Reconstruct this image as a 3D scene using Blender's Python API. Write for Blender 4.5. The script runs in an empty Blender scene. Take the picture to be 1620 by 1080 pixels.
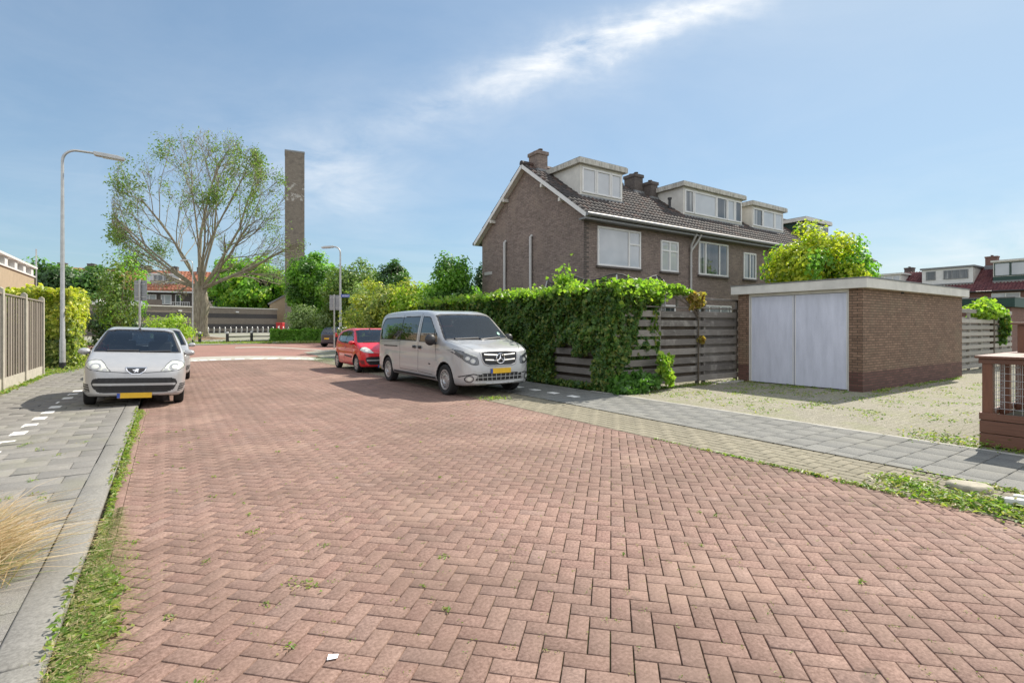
import bpy, bmesh, math, random
import numpy as np
from mathutils import Vector, Matrix, Euler
random.seed(7); RNG = np.random.default_rng(7)
R = math.radians; PI = math.pi
SC = bpy.context.scene
# ------------------------------------------------------------------ camera, sky, sun, exposure
cam_d = bpy.data.cameras.new('camera'); cam = bpy.data.objects.new('camera', cam_d); SC.collection.objects.link(cam)
cam.location = (0, 0, 1.52); cam.rotation_euler = (R(90), 0, 0)
cam_d.lens = 18.0; cam_d.sensor_width = 36.0; cam_d.shift_y = -23/1620; cam_d.clip_end = 2000; cam_d.clip_start = .05
SC.camera = cam
SUN_DIR = Vector((.735, .678, 1.09)).normalized()
sd = bpy.data.lights.new('sun', 'SUN'); sd.energy = 4.6; sd.angle = R(.5); sd.color = (1.0, .93, .82)
sun = bpy.data.objects.new('sun', sd); SC.collection.objects.link(sun)
sun.rotation_euler = SUN_DIR.to_track_quat('Z', 'Y').to_euler(); sun.location = (20, 20, 40)
SC.view_settings.view_transform = 'Standard'; SC.view_settings.look = 'None'; SC.view_settings.gamma = 1
SC.view_settings.exposure = 0.62
W = bpy.data.worlds.new('World'); SC.world = W; W.use_nodes = True
def world():
    nt = W.node_tree; ns = nt.nodes; ns.clear(); L = nt.links.new
    def nd(t, **k):
        n = ns.new(t)
        for a, b in k.items(): setattr(n, a, b)
        return n
    def M(op, a, b=None, c=None, clamp=False):
        n = nd('ShaderNodeMath', operation=op); n.use_clamp = clamp
        for i, v in enumerate((a, b, c)):
            if v is None: continue
            if isinstance(v, (int, float)): n.inputs[i].default_value = v
            else: L(v, n.inputs[i])
        return n.outputs[0]
    out = nd('ShaderNodeOutputWorld'); bg = nd('ShaderNodeBackground'); bg.inputs['Strength'].default_value = .15
    sky = nd('ShaderNodeTexSky', sky_type='NISHITA'); sky.sun_disc = False
    sky.sun_elevation = math.asin(SUN_DIR.z); sky.sun_rotation = math.atan2(SUN_DIR.x, SUN_DIR.y)
    sky.altitude = 0; sky.air_density = .85; sky.dust_density = .55; sky.ozone_density = 1.6
    tc = nd('ShaderNodeTexCoord'); sp = nd('ShaderNodeSeparateXYZ'); L(tc.outputs['Generated'], sp.inputs[0])
    X, Y, Z = sp.outputs
    Yc = M('MAXIMUM', Y, .05); U = M('DIVIDE', X, Yc); V = M('DIVIDE', Z, Yc)
    front = M('MULTIPLY', M('SUBTRACT', Y, .12, clamp=True), 6, clamp=True)
    # wispy noise on a high flat layer of air
    Zc = M('MAXIMUM', Z, .03)
    cb = nd('ShaderNodeCombineXYZ'); L(M('DIVIDE', X, Zc), cb.inputs[0]); L(M('DIVIDE', Y, Zc), cb.inputs[1])
    def noise(scale, detail, vec, rough=.6, dist=0):
        n = nd('ShaderNodeTexNoise'); n.inputs['Scale'].default_value = scale; n.inputs['Detail'].default_value = detail
        n.inputs['Roughness'].default_value = rough; n.inputs['Distortion'].default_value = dist; L(vec, n.inputs['Vector']); return n.outputs['Fac']
    uv = nd('ShaderNodeCombineXYZ'); L(U, uv.inputs[0]); L(V, uv.inputs[1])
    mp = nd('ShaderNodeMapping'); L(uv.outputs[0], mp.inputs[0]); mp.inputs['Rotation'].default_value = (0, 0, R(-24)); mp.inputs['Scale'].default_value = (2.0, 5.2, 1)
    n1 = noise(2.2, 9, mp.outputs[0], .62, .35); n2 = noise(7, 8, uv.outputs[0], .6, .2); n3 = noise(.55, 7, cb.outputs[0], .6, .5)
    def gauss(v, c, w): return M('EXPONENT', M('MULTIPLY', M('POWER', M('ABSOLUTE', M('DIVIDE', M('SUBTRACT', v, c), w)), 2.0), -1.0))
    def streak(u0, v0, slope, w, uc, uw, amp):
        line = M('ADD', M('MULTIPLY', M('SUBTRACT', U, u0), slope), v0)
        d = M('ADD', M('SUBTRACT', V, line), M('MULTIPLY', M('SUBTRACT', n2, .5), .10))
        a = M('MULTIPLY', gauss(d, 0, w), gauss(U, uc, uw))
        t = M('MULTIPLY', M('SUBTRACT', n1, .30, clamp=True), 3.0, clamp=True)
        return M('MULTIPLY', M('MULTIPLY', a, t), amp)
    s1 = streak(-.16, .4346, .36, .036, .20, .30, 1.2)
    s1b = streak(-.16, .42, .36, .09, .18, .42, .22)
    s2 = streak(-.32, .285, -.15, .070, -.33, .12, .48)
    s3 = streak(-.50, .33, .18, .12, -.55, .40, .16)
    s5 = streak(.92, .155, .1, .055, .90, .20, .55)
    tot = M('ADD', M('ADD', M('ADD', s1, s1b), M('ADD', s2, s3)), s5)
    veil = M('MULTIPLY', M('SUBTRACT', n3, .42, clamp=True), .45)
    tot = M('MULTIPLY', M('ADD', tot, veil), front, clamp=True)
    mix = nd('ShaderNodeMix', data_type='RGBA'); L(tot, mix.inputs[0])
    # the air a little paler than a textbook clear sky
    hs = nd('ShaderNodeHueSaturation'); hs.inputs['Saturation'].default_value = .80; hs.inputs['Value'].default_value = 1.0; L(sky.outputs[0], hs.inputs['Color'])
    # bright air near the sun is held back, as the camera's own range does
    bw = nd('ShaderNodeRGBToBW'); L(hs.outputs[0], bw.inputs[0]); k = M('DIVIDE', 1.0, M('ADD', .957, M('MULTIPLY', bw.outputs[0], .204)))
    vm = nd('ShaderNodeVectorMath', operation='SCALE'); L(hs.outputs[0], vm.inputs[0]); L(k, vm.inputs['Scale'])
    blue = nd('ShaderNodeMix', data_type='RGBA', blend_type='MULTIPLY'); blue.inputs[0].default_value = 1; L(vm.outputs[0], blue.inputs[6]); blue.inputs[7].default_value = (.93, 1.08, 1.075, 1)
    L(blue.outputs[2], mix.inputs[6]); mix.inputs[7].default_value = (4.3, 4.45, 4.6, 1)
    # unseen bright cumulus added behind the camera and overhead to fill the shade
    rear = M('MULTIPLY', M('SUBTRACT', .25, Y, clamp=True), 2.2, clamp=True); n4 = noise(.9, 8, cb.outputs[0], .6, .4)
    fill_cloud = M('MULTIPLY', rear, M('MULTIPLY', M('SUBTRACT', n4, .36, clamp=True), 6.0, clamp=True))
    m2 = nd('ShaderNodeMix', data_type='RGBA'); L(fill_cloud, m2.inputs[0]); L(mix.outputs[2], m2.inputs[6]); m2.inputs[7].default_value = (6.3, 6.4, 6.7, 1)
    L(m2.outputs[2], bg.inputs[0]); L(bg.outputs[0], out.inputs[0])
world()
SC.cycles.max_bounces = 6; SC.cycles.transparent_max_bounces = 12; SC.cycles.diffuse_bounces = 3; SC.cycles.glossy_bounces = 3
SC.cycles.transmission_bounces = 3; SC.cycles.caustics_reflective = False; SC.cycles.caustics_refractive = False; SC.cycles.sample_clamp_indirect = 6

# ------------------------------------------------------------------ street frame: s runs up the street, t to its right
TH = R(34.0); CU, SU = math.cos(TH), math.sin(TH)
def P(s, t, z=0): return Vector((CU*t - SU*s, SU*t + CU*s, z))
def hgt(x, y):                                     # the ground climbs a little beyond the cross street
    d = np.maximum(np.asarray(y, float) - 49.0 + .12*(np.asarray(x, float)+26), 0); return np.minimum(d*.0215, .55)

# ------------------------------------------------------------------ mesh helpers
def tag(o, label=None, cat=None, group=None, kind=None):
    if label: o['label'] = label
    if cat: o['category'] = cat
    if group: o['group'] = group
    if kind: o['kind'] = kind
    return o
def empty(name, loc=(0, 0, 0), rz=0.0):
    o = bpy.data.objects.new(name, None); SC.collection.objects.link(o); o.location = loc; o.rotation_euler = (0, 0, rz); o.empty_display_size = .2
    return o
def link(name, me, parent=None, loc=None, rz=None):
    o = bpy.data.objects.new(name, me); SC.collection.objects.link(o)
    if parent is not None: o.parent = parent
    if loc is not None: o.location = loc
    if rz is not None: o.rotation_euler = (0, 0, rz)
    return o
def copy_tree(o, parent=None):
    c = o.copy(); SC.collection.objects.link(c); c.parent = parent
    for ch in list(o.children): copy_tree(ch, c)
    return c
class MB:
    def __init__(s): s.v = []; s.f = []; s.m = []; s.cur = 0
    def add(s, vs, fs):
        b = len(s.v); s.v.extend([tuple(p) for p in vs])
        for f in fs: s.f.append([b+i for i in f]); s.m.append(s.cur)
        return s
    def box(s, x0, x1, y0, y1, z0, z1):
        return s.add([(x0,y0,z0),(x1,y0,z0),(x1,y1,z0),(x0,y1,z0),(x0,y0,z1),(x1,y0,z1),(x1,y1,z1),(x0,y1,z1)],
                     [(0,3,2,1),(4,5,6,7),(0,1,5,4),(1,2,6,5),(2,3,7,6),(3,0,4,7)])
    def bar(s, a, b, w, h, up=(0,0,1)):            # rectangular bar from a to b, w across, h along up
        a = Vector(a); b = Vector(b); d = (b-a).normalized(); up = Vector(up); x = d.cross(up).normalized(); u = x.cross(d).normalized()
        vs = []
        for p in (a, b):
            for i, j in ((-1,-1),(1,-1),(1,1),(-1,1)): vs.append(p + x*(w/2*i) + u*(h/2*j))
        return s.add(vs, [(3,2,1,0),(4,5,6,7),(0,1,5,4),(1,2,6,5),(2,3,7,6),(3,0,4,7)])
    def tube(s, pts, rad, n=8, cap=True):
        pts = [Vector(p) for p in pts]; m = len(pts)
        if not hasattr(rad, '__len__'): rad = [rad]*m
        t0 = (pts[1]-pts[0]).normalized(); x = t0.orthogonal().normalized(); vs = []
        for i, p in enumerate(pts):
            t = (pts[min(i+1, m-1)] - pts[max(i-1, 0)]).normalized()
            x = (x - t*x.dot(t)); x = x.normalized() if x.length > 1e-6 else t.orthogonal().normalized()
            y = t.cross(x)
            for k in range(n):
                a = 2*PI*k/n; vs.append(p + (x*math.cos(a) + y*math.sin(a))*rad[i])
        fs = [(i*n+k, i*n+(k+1) % n, (i+1)*n+(k+1) % n, (i+1)*n+k) for i in range(m-1) for k in range(n)]
        if cap: fs += [tuple(range(n-1, -1, -1)), tuple((m-1)*n+k for k in range(n))]
        return s.add(vs, fs)
    def prism(s, poly, axis, a0, a1):              # outline in the two other axes, thickened along axis
        def p3(p, a):
            if axis == 'x': return (a, p[0], p[1])
            if axis == 'y': return (p[0], a, p[1])
            return (p[0], p[1], a)
        n = len(poly); vs = [p3(p, a0) for p in poly] + [p3(p, a1) for p in poly]
        return s.add(vs, [tuple(range(n-1, -1, -1)), tuple(range(n, 2*n))] + [(i, (i+1) % n, n+(i+1) % n, n+i) for i in range(n)])
    def lathe(s, prof, n=24, axis='z', c=(0,0,0)):  # prof: (radius, height)
        vs = []
        for r, h in prof:
            for k in range(n):
                a = 2*PI*k/n; u, v = r*math.cos(a), r*math.sin(a)
                vs.append({'z': (c[0]+u, c[1]+v, c[2]+h), 'y': (c[0]+u, c[1]+h, c[2]+v), 'x': (c[0]+h, c[1]+u, c[2]+v)}[axis])
        m = len(prof)
        return s.add(vs, [(i*n+k, i*n+(k+1) % n, (i+1)*n+(k+1) % n, (i+1)*n+k) for i in range(m-1) for k in range(n)])
    def build(s, name, mats, parent=None, loc=None, rz=None, smooth=False, bevel=0, recalc=True):
        me = bpy.data.meshes.new(name); me.from_pydata(s.v, [], s.f)
        if not isinstance(mats, (list, tuple)): mats = [mats]
        for m in mats: me.materials.append(m)
        if len(mats) > 1: me.polygons.foreach_set('material_index', s.m)
        if recalc and len(s.f) < 60000:
            bm = bmesh.new(); bm.from_mesh(me); bmesh.ops.recalc_face_normals(bm, faces=bm.faces); bm.to_mesh(me); bm.free()
        if smooth: me.shade_smooth(); me.set_sharp_from_angle(angle=R(smooth if smooth is not True else 40))
        me.update(); o = link(name, me, parent, loc, rz)
        if bevel:
            b = o.modifiers.new('bevel', 'BEVEL'); b.width = bevel; b.segments = 2; b.limit_method = 'ANGLE'; b.angle_limit = R(35)
        return o
def np_mesh(name, V, F, mat, parent=None, loc=None, rz=None, smooth=False):
    me = bpy.data.meshes.new(name); nv = len(V); nf, k = F.shape
    me.vertices.add(nv); me.vertices.foreach_set('co', np.ascontiguousarray(V, np.float32).ravel())
    me.loops.add(nf*k); me.loops.foreach_set('vertex_index', np.ascontiguousarray(F, np.int32).ravel())
    me.polygons.add(nf); me.polygons.foreach_set('loop_start', np.arange(0, nf*k, k, dtype=np.int32))
    me.update(calc_edges=True); me.validate()
    if smooth: me.shade_smooth()
    me.materials.append(mat); return link(name, me, parent, loc, rz)

# ------------------------------------------------------------------ materials
class NT:
    def __init__(s, name):
        s.m = bpy.data.materials.new(name); s.m.use_nodes = True; s.nt = s.m.node_tree; s.nt.nodes.clear()
        s.out = s.n('ShaderNodeOutputMaterial'); s.b = s.n('ShaderNodeBsdfPrincipled'); s.l(s.b.outputs[0], s.out.inputs[0])
        s.tc = s.n('ShaderNodeTexCoord'); s.obj = s.tc.outputs['Object']
    def n(s, t, **k):
        n = s.nt.nodes.new(t)
        for a, b in k.items(): setattr(n, a, b)
        return n
    def l(s, a, b): s.nt.links.new(a, b)
    def put(s, inp, v):
        if isinstance(v, bpy.types.NodeSocket): s.l(v, inp)
        elif isinstance(v, tuple) and len(v) == 3 and inp.type == 'RGBA': inp.default_value = (*v, 1)
        else: inp.default_value = v
    def noise(s, scale, detail=4, rough=.55, vec=None, out='Fac', dist=0):
        n = s.n('ShaderNodeTexNoise'); n.inputs['Scale'].default_value = scale; n.inputs['Detail'].default_value = detail; n.inputs['Roughness'].default_value = rough
        n.inputs['Distortion'].default_value = dist
        s.l(vec or s.obj, n.inputs['Vector']); return n.outputs[out]
    def ramp(s, v, stops):
        n = s.n('ShaderNodeValToRGB'); s.l(v, n.inputs[0]); e = n.color_ramp.elements
        while len(e) < len(stops): e.new(.5)
        for i, (p, c) in enumerate(stops):
            e[i].position = p; e[i].color = (*(c if isinstance(c, tuple) else (c, c, c)), 1)
        return n.outputs[0]
    def mix(s, f, a, b, mode='MIX'):
        n = s.n('ShaderNodeMix', data_type='RGBA', blend_type=mode); s.put(n.inputs[0], f); s.put(n.inputs[6], a); s.put(n.inputs[7], b); return n.outputs[2]
    def math(s, op, a, b=0.0, clamp=False):
        n = s.n('ShaderNodeMath', operation=op); n.use_clamp = clamp; s.put(n.inputs[0], a); s.put(n.inputs[1], b); return n.outputs[0]
    def bump(s, h, strength=.3, dist=.01, nrm=None):
        n = s.n('ShaderNodeBump'); n.inputs['Strength'].default_value = strength; n.inputs['Distance'].default_value = dist; s.l(h, n.inputs['Height'])
        if nrm is not None: s.l(nrm, n.inputs['Normal'])
        s.l(n.outputs[0], s.b.inputs['Normal']); return n.outputs[0]
    def set(s, **k):
        for a, v in k.items(): s.put(s.b.inputs[a.replace('_', ' ')], v)
        return s
    def island(s): return s.n('ShaderNodeNewGeometry').outputs['Random Per Island']
    def mapped(s, scale=(1,1,1), rot=(0,0,0), vec=None):
        n = s.n('ShaderNodeMapping'); n.inputs['Scale'].default_value = scale; n.inputs['Rotation'].default_value = rot; s.l(vec or s.obj, n.inputs[0]); return n.outputs[0]
def plain(name, col, rough=.6, metal=0, var=.12, nscale=9, bump=0, coat=0, spec=.5):
    t = NT(name); d = tuple(c*(1-var) for c in col); l_ = tuple(min(1, c*(1+var)) for c in col)
    t.set(Base_Color=t.ramp(t.noise(nscale, 6, .65), [(.3, d), (.7, l_)]), Roughness=rough, Metallic=metal)
    t.b.inputs['Specular IOR Level'].default_value = spec
    if coat: t.b.inputs['Coat Weight'].default_value = coat; t.b.inputs['Coat Roughness'].default_value = .04
    if bump: t.bump(t.noise(nscale*6, 5), bump, .01)
    return t.m
def paint_mat(name, col, metal=.0, rough=.35):
    t = NT(name); n = t.noise(3, 5)
    t.set(Base_Color=t.ramp(n, [(.3, tuple(c*.94 for c in col)), (.7, col)]), Metallic=metal, Roughness=t.ramp(t.noise(6, 4), [(.3, rough*.85), (.7, rough*1.2)]))
    t.b.inputs['Coat Weight'].default_value = .8; t.b.inputs['Coat Roughness'].default_value = .05
    return t.m
def glass_mat(name, tint=.35, col=(.8,.88,.9)):
    t = NT(name); t.nt.nodes.remove(t.b)
    tr = t.n('ShaderNodeBsdfTransparent'); tr.inputs[0].default_value = (col[0]*tint, col[1]*tint, col[2]*tint, 1)
    gl = t.n('ShaderNodeBsdfGlossy'); gl.inputs['Roughness'].default_value = .02; gl.inputs[0].default_value = (1, 1, 1, 1)
    fr = t.n('ShaderNodeFresnel'); fr.inputs[0].default_value = 1.5
    mx = t.n('ShaderNodeMixShader'); t.l(t.math('ADD', t.math('MULTIPLY', fr.outputs[0], 1.0), .07, True), mx.inputs[0]); t.l(tr.outputs[0], mx.inputs[1]); t.l(gl.outputs[0], mx.inputs[2]); t.l(mx.outputs[0], t.out.inputs[0])
    return t.m
def wallcoords(t):                                  # (along the wall, height) in the object's own frame
    sp = t.n('ShaderNodeSeparateXYZ'); t.l(t.obj, sp.inputs[0]); sn = t.n('ShaderNodeSeparateXYZ'); t.l(t.tc.outputs['Normal'], sn.inputs[0])
    f = t.math('GREATER_THAN', t.math('ABSOLUTE', sn.outputs[0]), .6)
    m = t.n('ShaderNodeMix', data_type='FLOAT'); t.l(f, m.inputs[0]); t.l(sp.outputs[0], m.inputs[2]); t.l(sp.outputs[1], m.inputs[3])
    c = t.n('ShaderNodeCombineXYZ'); t.l(m.outputs[0], c.inputs[0]); t.l(sp.outputs[2], c.inputs[1]); return c.outputs[0], sp
def brick_mat(name, c1, c2, c3, mortar, bw=.22, rh=.0625, plinth=None, band=None, msize=.011, patches=None, flake=None):
    t = NT(name); v, sp = wallcoords(t)
    b = t.n('ShaderNodeTexBrick'); b.offset = .5; b.inputs['Scale'].default_value = 1; b.inputs['Brick Width'].default_value = bw; b.inputs['Row Height'].default_value = rh
    b.inputs['Mortar Size'].default_value = msize*.5; b.inputs['Mortar Smooth'].default_value = .3; b.inputs['Bias'].default_value = 0
    t.l(v, b.inputs['Vector']); b.inputs['Color1'].default_value = (0, 0, 0, 1); b.inputs['Color2'].default_value = (1, 1, 1, 1); b.inputs['Mortar'].default_value = (.5, .5, .5, 1)
    col = t.ramp(b.outputs['Color'], [(0, c1), (.5, c2), (1, c3)])
    n = t.noise(.7, 7, .65); col = t.mix(t.ramp(n, [(.35, 0.0), (.75, .55)]), col, tuple(c*.62 for c in c1))
    n2 = t.noise(11, 5, .7); col = t.mix(.45, col, t.ramp(n2, [(.3, tuple(c*.6 for c in c1)), (.7, tuple(min(1, c*1.25) for c in c3))]))
    if patches: col = t.mix(t.ramp(t.noise(1.3, 6, .6), [(.52, 0.0), (.66, .75)]), col, patches)
    if plinth:
        f = t.math('LESS_THAN', sp.outputs[2], plinth[0]); col = t.mix(f, col, t.mix(b.outputs['Color'], plinth[1], tuple(c*1.7 for c in plinth[1])))
    if band:
        bd = None
        for z0, z1 in band[0]:
            f = t.math('MULTIPLY', t.math('GREATER_THAN', sp.outputs[2], z0), t.math('LESS_THAN', sp.outputs[2], z1)); bd = f if bd is None else t.math('ADD', bd, f)
        col = t.mix(bd, col, band[1])
    if flake:
        g = t.math('MULTIPLY', t.math('GREATER_THAN', t.noise(1.6, 8, .72), .54), t.math('LESS_THAN', t.math('ABSOLUTE', t.math('SUBTRACT', sp.outputs[2], flake[0])), flake[1])); col = t.mix(t.math('MULTIPLY', g, .75), col, flake[2])
    mo = t.mix(t.noise(25, 3), mortar, tuple(c*.6 for c in mortar))
    col = t.mix(b.outputs['Fac'], col, mo)
    t.set(Base_Color=col, Roughness=.88); h = t.math('SUBTRACT', t.math('MULTIPLY', t.noise(60, 4), .35), b.outputs['Fac']); t.bump(h, .55, .006)
    return t.m
def paver_mat(name, cols, spot=.0, dirt=(.10,.085,.07), grain=90, patch=None, bump=.35, speck=None, track=False):
    t = NT(name); isl = t.island(); n = len(cols)
    base = t.ramp(isl, [(i/(n-1), c) for i, c in enumerate(cols)])
    g = t.noise(grain, 6, .7); base = t.mix(.5, base, t.ramp(g, [(.38, tuple(c*.45 for c in cols[0])), (.64, tuple(min(1, c*1.5) for c in cols[-1]))]))
    if speck: base = t.mix(t.ramp(t.noise(240, 2, .5), [(.56, 0.0), (.64, .7)]), base, speck)
    w = t.noise(.45, 6, .62); base = t.mix(t.ramp(w, [(.40, 0.0), (.72, .62)]), base, dirt)
    if patch: base = t.mix(t.ramp(t.noise(1.1, 7, .65), [(.50, 0.0), (.68, patch[1])]), base, patch[0])
    if track:                                       # tyres have polished long darker lanes, old repairs left paler squares of brick
        base = t.mix(t.ramp(t.noise(1.0, 5, .55, t.mapped((.9, .07, 1))), [(.46, 0.0), (.66, .28)]), base, (.13,.094,.075))
        base = t.mix(t.ramp(t.noise(.8, 2, .4), [(.60, 0.0), (.63, .22)]), base, (.36,.25,.19)); base = t.mix(t.ramp(t.noise(3.3, 3, .5), [(.70, 0.0), (.73, .45)]), base, (.075,.055,.045))
    s = t.noise(7, 5, .7); base = t.mix(t.ramp(s, [(.56, 0.0), (.72, .35)]), base, tuple(min(1, c*1.5) for c in cols[-1]))
    t.set(Base_Color=base, Roughness=.85); t.bump(g, bump, .004); t.b.inputs['Specular IOR Level'].default_value = .3
    return t.m
def leaf_mat(name, cols, trans=.45, rough=.45, tint=(1.55,1.75,.75), gain=1.55):
    t = NT(name); isl = t.island(); n = len(cols); cols = [tuple(q*gain for q in k) for k in cols]; c = t.ramp(isl, [(i/(n-1), k) for i, k in enumerate(cols)])
    c = t.mix(t.ramp(t.noise(.9, 3), [(.35, 0.0), (.7, .4)]), c, cols[0])
    t.set(Base_Color=c, Roughness=rough); t.b.inputs['Specular IOR Level'].default_value = .45
    tl = t.n('ShaderNodeBsdfTranslucent'); t.l(t.mix(1.0, c, tint, 'MULTIPLY'), tl.inputs[0])
    mx = t.n('ShaderNodeMixShader'); mx.inputs[0].default_value = trans; t.l(t.b.outputs[0], mx.inputs[1]); t.l(tl.outputs[0], mx.inputs[2]); t.l(mx.outputs[0], t.out.inputs[0])
    return t.m
def wood_mat(name, c1, c2, axis=0, scale=14, rough=.75, moss=None, island=True):
    t = NT(name); sc = [scale, scale, scale]; sc[axis] = scale*.06
    g = t.noise(3, 7, .7, t.mapped(tuple(sc))); col = t.ramp(g, [(.28, c1), (.72, c2)])
    if island: col = t.mix(.4, col, t.ramp(t.island(), [(0, tuple(c*.65 for c in c1)), (1, tuple(min(1, c*1.25) for c in c2))]))
    if moss: col = t.mix(t.ramp(t.noise(2.2, 6, .65), [(.52, 0.0), (.66, .8)]), col, moss)
    t.set(Base_Color=col, Roughness=rough); t.bump(g, .35, .006); return t.m
MAT = {}
def mats():
    m = MAT
    m['road'] = paver_mat('red_clinker', [(.185,.108,.084), (.25,.150,.116), (.285,.176,.136), (.215,.136,.108), (.31,.20,.156), (.235,.13,.104), (.27,.185,.154)], dirt=(.12,.082,.062), grain=55, patch=((.145,.095,.072), .6), track=True)
    m['yellow'] = paver_mat('yellow_clinker', [(.205,.185,.13), (.24,.217,.155), (.28,.252,.185), (.22,.20,.145)], dirt=(.17,.15,.11), grain=70, speck=(.16,.14,.10))
    m['slab'] = paver_mat('grey_slab', [(.150,.150,.140), (.165,.165,.153), (.155,.156,.146), (.178,.177,.163)], dirt=(.12,.12,.108), grain=120, speck=(.38,.38,.36), patch=((.20,.195,.165), .5))
    m['slab_left'] = paver_mat('grey_slab_worn', [(.18,.172,.157), (.21,.20,.183), (.195,.187,.17), (.23,.218,.198)], dirt=(.14,.13,.115), grain=120, speck=(.36,.35,.32), patch=((.20,.20,.12), .35))
    m['kerb'] = paver_mat('kerb_concrete', [(.22,.212,.192), (.25,.24,.217), (.205,.197,.18)], dirt=(.16,.152,.13), grain=60, patch=((.24,.23,.2), .5))
    t = NT('forecourt_paving'); v = t.n('ShaderNodeMapping'); t.l(t.obj, v.inputs[0])
    b = t.n('ShaderNodeTexBrick'); b.inputs['Scale'].default_value = 1; b.inputs['Brick Width'].default_value = .21; b.inputs['Row Height'].default_value = .105; b.inputs['Mortar Size'].default_value = .006; b.inputs['Mortar Smooth'].default_value = .6
    t.l(v.outputs[0], b.inputs['Vector']); b.inputs['Color1'].default_value = (.16,.147,.11,1); b.inputs['Color2'].default_value = (.25,.228,.172,1); b.inputs['Mortar'].default_value = (.17,.17,.09,1)
    g = t.noise(42, 6, .7); c = t.mix(.6, b.outputs[0], t.ramp(g, [(.36, (.08,.075,.05)), (.50, (.26,.24,.18)), (.66, (.50,.47,.385))]))
    c = t.mix(t.ramp(t.noise(1.1, 8, .7), [(.50, 0.0), (.68, .6)]), c, t.ramp(t.noise(30, 4), [(.3, (.10,.13,.03)), (.7, (.27,.29,.10))]))
    c = t.mix(t.ramp(t.noise(.4, 5, .6), [(.40, 0.0), (.7, .5)]), c, (.21,.195,.15))
    t.set(Base_Color=c, Roughness=.9); t.bump(t.math('SUBTRACT', g, t.math('MULTIPLY', b.outputs['Fac'], .6)), .8, .015); m['forecourt'] = t.m
    t = NT('joint_sand'); g = t.noise(60, 6, .7); c = t.ramp(g, [(.3, (.035,.026,.018)), (.7, (.11,.085,.058))]); c = t.mix(t.ramp(t.noise(2.2, 8, .7), [(.46, 0.0), (.60, .75)]), c, (.10,.115,.035))
    t.set(Base_Color=c, Roughness=.95); t.bump(g, .6, .008); m['sand'] = t.m
    t = NT('ground_soil'); g = t.noise(1.2, 8, .7); c = t.ramp(g, [(.3, (.07,.085,.03)), (.55, (.13,.13,.06)), (.75, (.20,.18,.11))]); t.set(Base_Color=c, Roughness=.95); t.bump(t.noise(20, 6), .6, .03); m['ground'] = t.m
    t = NT('far_clinker'); g = t.noise(9, 7, .75); c = t.ramp(g, [(.3, (.20,.10,.08)), (.55, (.29,.155,.125)), (.75, (.38,.22,.17))]); c = t.mix(t.ramp(t.noise(.35, 6), [(.42, 0.0), (.68, .5)]), c, (.19,.12,.095)); t.set(Base_Color=c, Roughness=.9); t.bump(g, .4, .01); m['far_road'] = t.m
    t = NT('pale_paving'); g = t.noise(6, 8, .75); c = t.ramp(g, [(.3, (.19,.185,.15)), (.6, (.30,.29,.25)), (.78, (.38,.37,.33))]); c = t.mix(t.ramp(t.noise(.5, 7), [(.48, 0.0), (.62, .7)]), c, (.15,.17,.06)); t.set(Base_Color=c, Roughness=.9); t.bump(g, .4, .02); m['plaza'] = t.m
    m['white_mark'] = plain('white_paving_paint', (.74,.73,.69), .7, var=.12, nscale=14, bump=.1)
    m['pale_block'] = plain('pale_concrete_block', (.36,.345,.30), .85, var=.25, nscale=5, bump=.15)
    m['white'] = plain('white_painted_wood', (.66,.65,.63), .45, var=.06, nscale=3, bump=.05)
    m['cream'] = plain('weathered_white_board', (.60,.58,.53), .6, var=.14, nscale=2.5, bump=.1)
    t = NT('stained_fascia'); n = t.noise(3, 7, .7, t.mapped((5, 5, .8))); t.set(Base_Color=t.ramp(n, [(.33, (.20,.19,.16)), (.52, (.47,.45,.40)), (.7, (.56,.54,.49))]), Roughness=.8); t.bump(n, .2, .01); m['stained'] = t.m
    t = NT('garage_door_paint'); n = t.noise(2.2, 7, .65, t.mapped((3, 3, .5))); c = t.ramp(n, [(.3, (.50,.52,.61)), (.7, (.64,.66,.76))]); c = t.mix(t.ramp(t.noise(18, 6, .7), [(.62, 0.0), (.72, .35)]), c, (.38,.37,.37)); t.set(Base_Color=c, Roughness=.55); t.bump(n, .08, .01); m['door'] = t.m
    m['brick'] = brick_mat('brown_brick', (.135,.102,.086), (.225,.172,.145), (.31,.24,.205), (.13,.11,.095), patches=(.27,.21,.17))
    m['brick_garage'] = brick_mat('orange_brown_brick', (.12,.070,.046), (.22,.135,.090), (.33,.21,.142), (.085,.065,.045), plinth=(.47, (.095,.045,.036)), patches=(.22,.16,.105), msize=.017)
    m['brick_rear'] = brick_mat('red_brown_brick', (.14,.075,.06), (.20,.10,.08), (.25,.13,.10), (.16,.13,.11))
    m['brick_dark'] = brick_mat('dark_brick', (.075,.062,.055), (.105,.088,.078), (.14,.115,.10), (.10,.09,.085))
    m['brick_band'] = brick_mat('banded_brick', (.17,.14,.115), (.23,.19,.155), (.28,.235,.19), (.18,.16,.14), band=([(.0,.45), (.85,1.55), (2.45,3.15)], (.045,.042,.045)))
    m['brick_tower'] = brick_mat('tower_brick', (.16,.135,.11), (.20,.17,.14), (.25,.21,.17), (.16,.145,.125), bw=.4, rh=.12, patches=(.12,.10,.085), flake=(23.4, 1.5, (.48,.46,.43)))
    m['tan_render'] = plain('tan_render', (.36,.28,.19), .85, var=.1, nscale=2, bump=.1)
    def tiles(nm, cols):
        t = NT(nm); c = t.ramp(t.island(), [(i/(len(cols)-1), k) for i, k in enumerate(cols)]); c = t.mix(t.ramp(t.noise(3, 6, .7), [(.45, 0.0), (.7, .5)]), c, tuple(k*.5 for k in cols[0])); c = t.mix(t.ramp(t.noise(14, 6, .7), [(.60, 0.0), (.70, .3)]), c, (.20,.18,.14)); t.set(Base_Color=c, Roughness=.68); t.bump(t.noise(50, 4), .25, .006); return t.m
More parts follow.
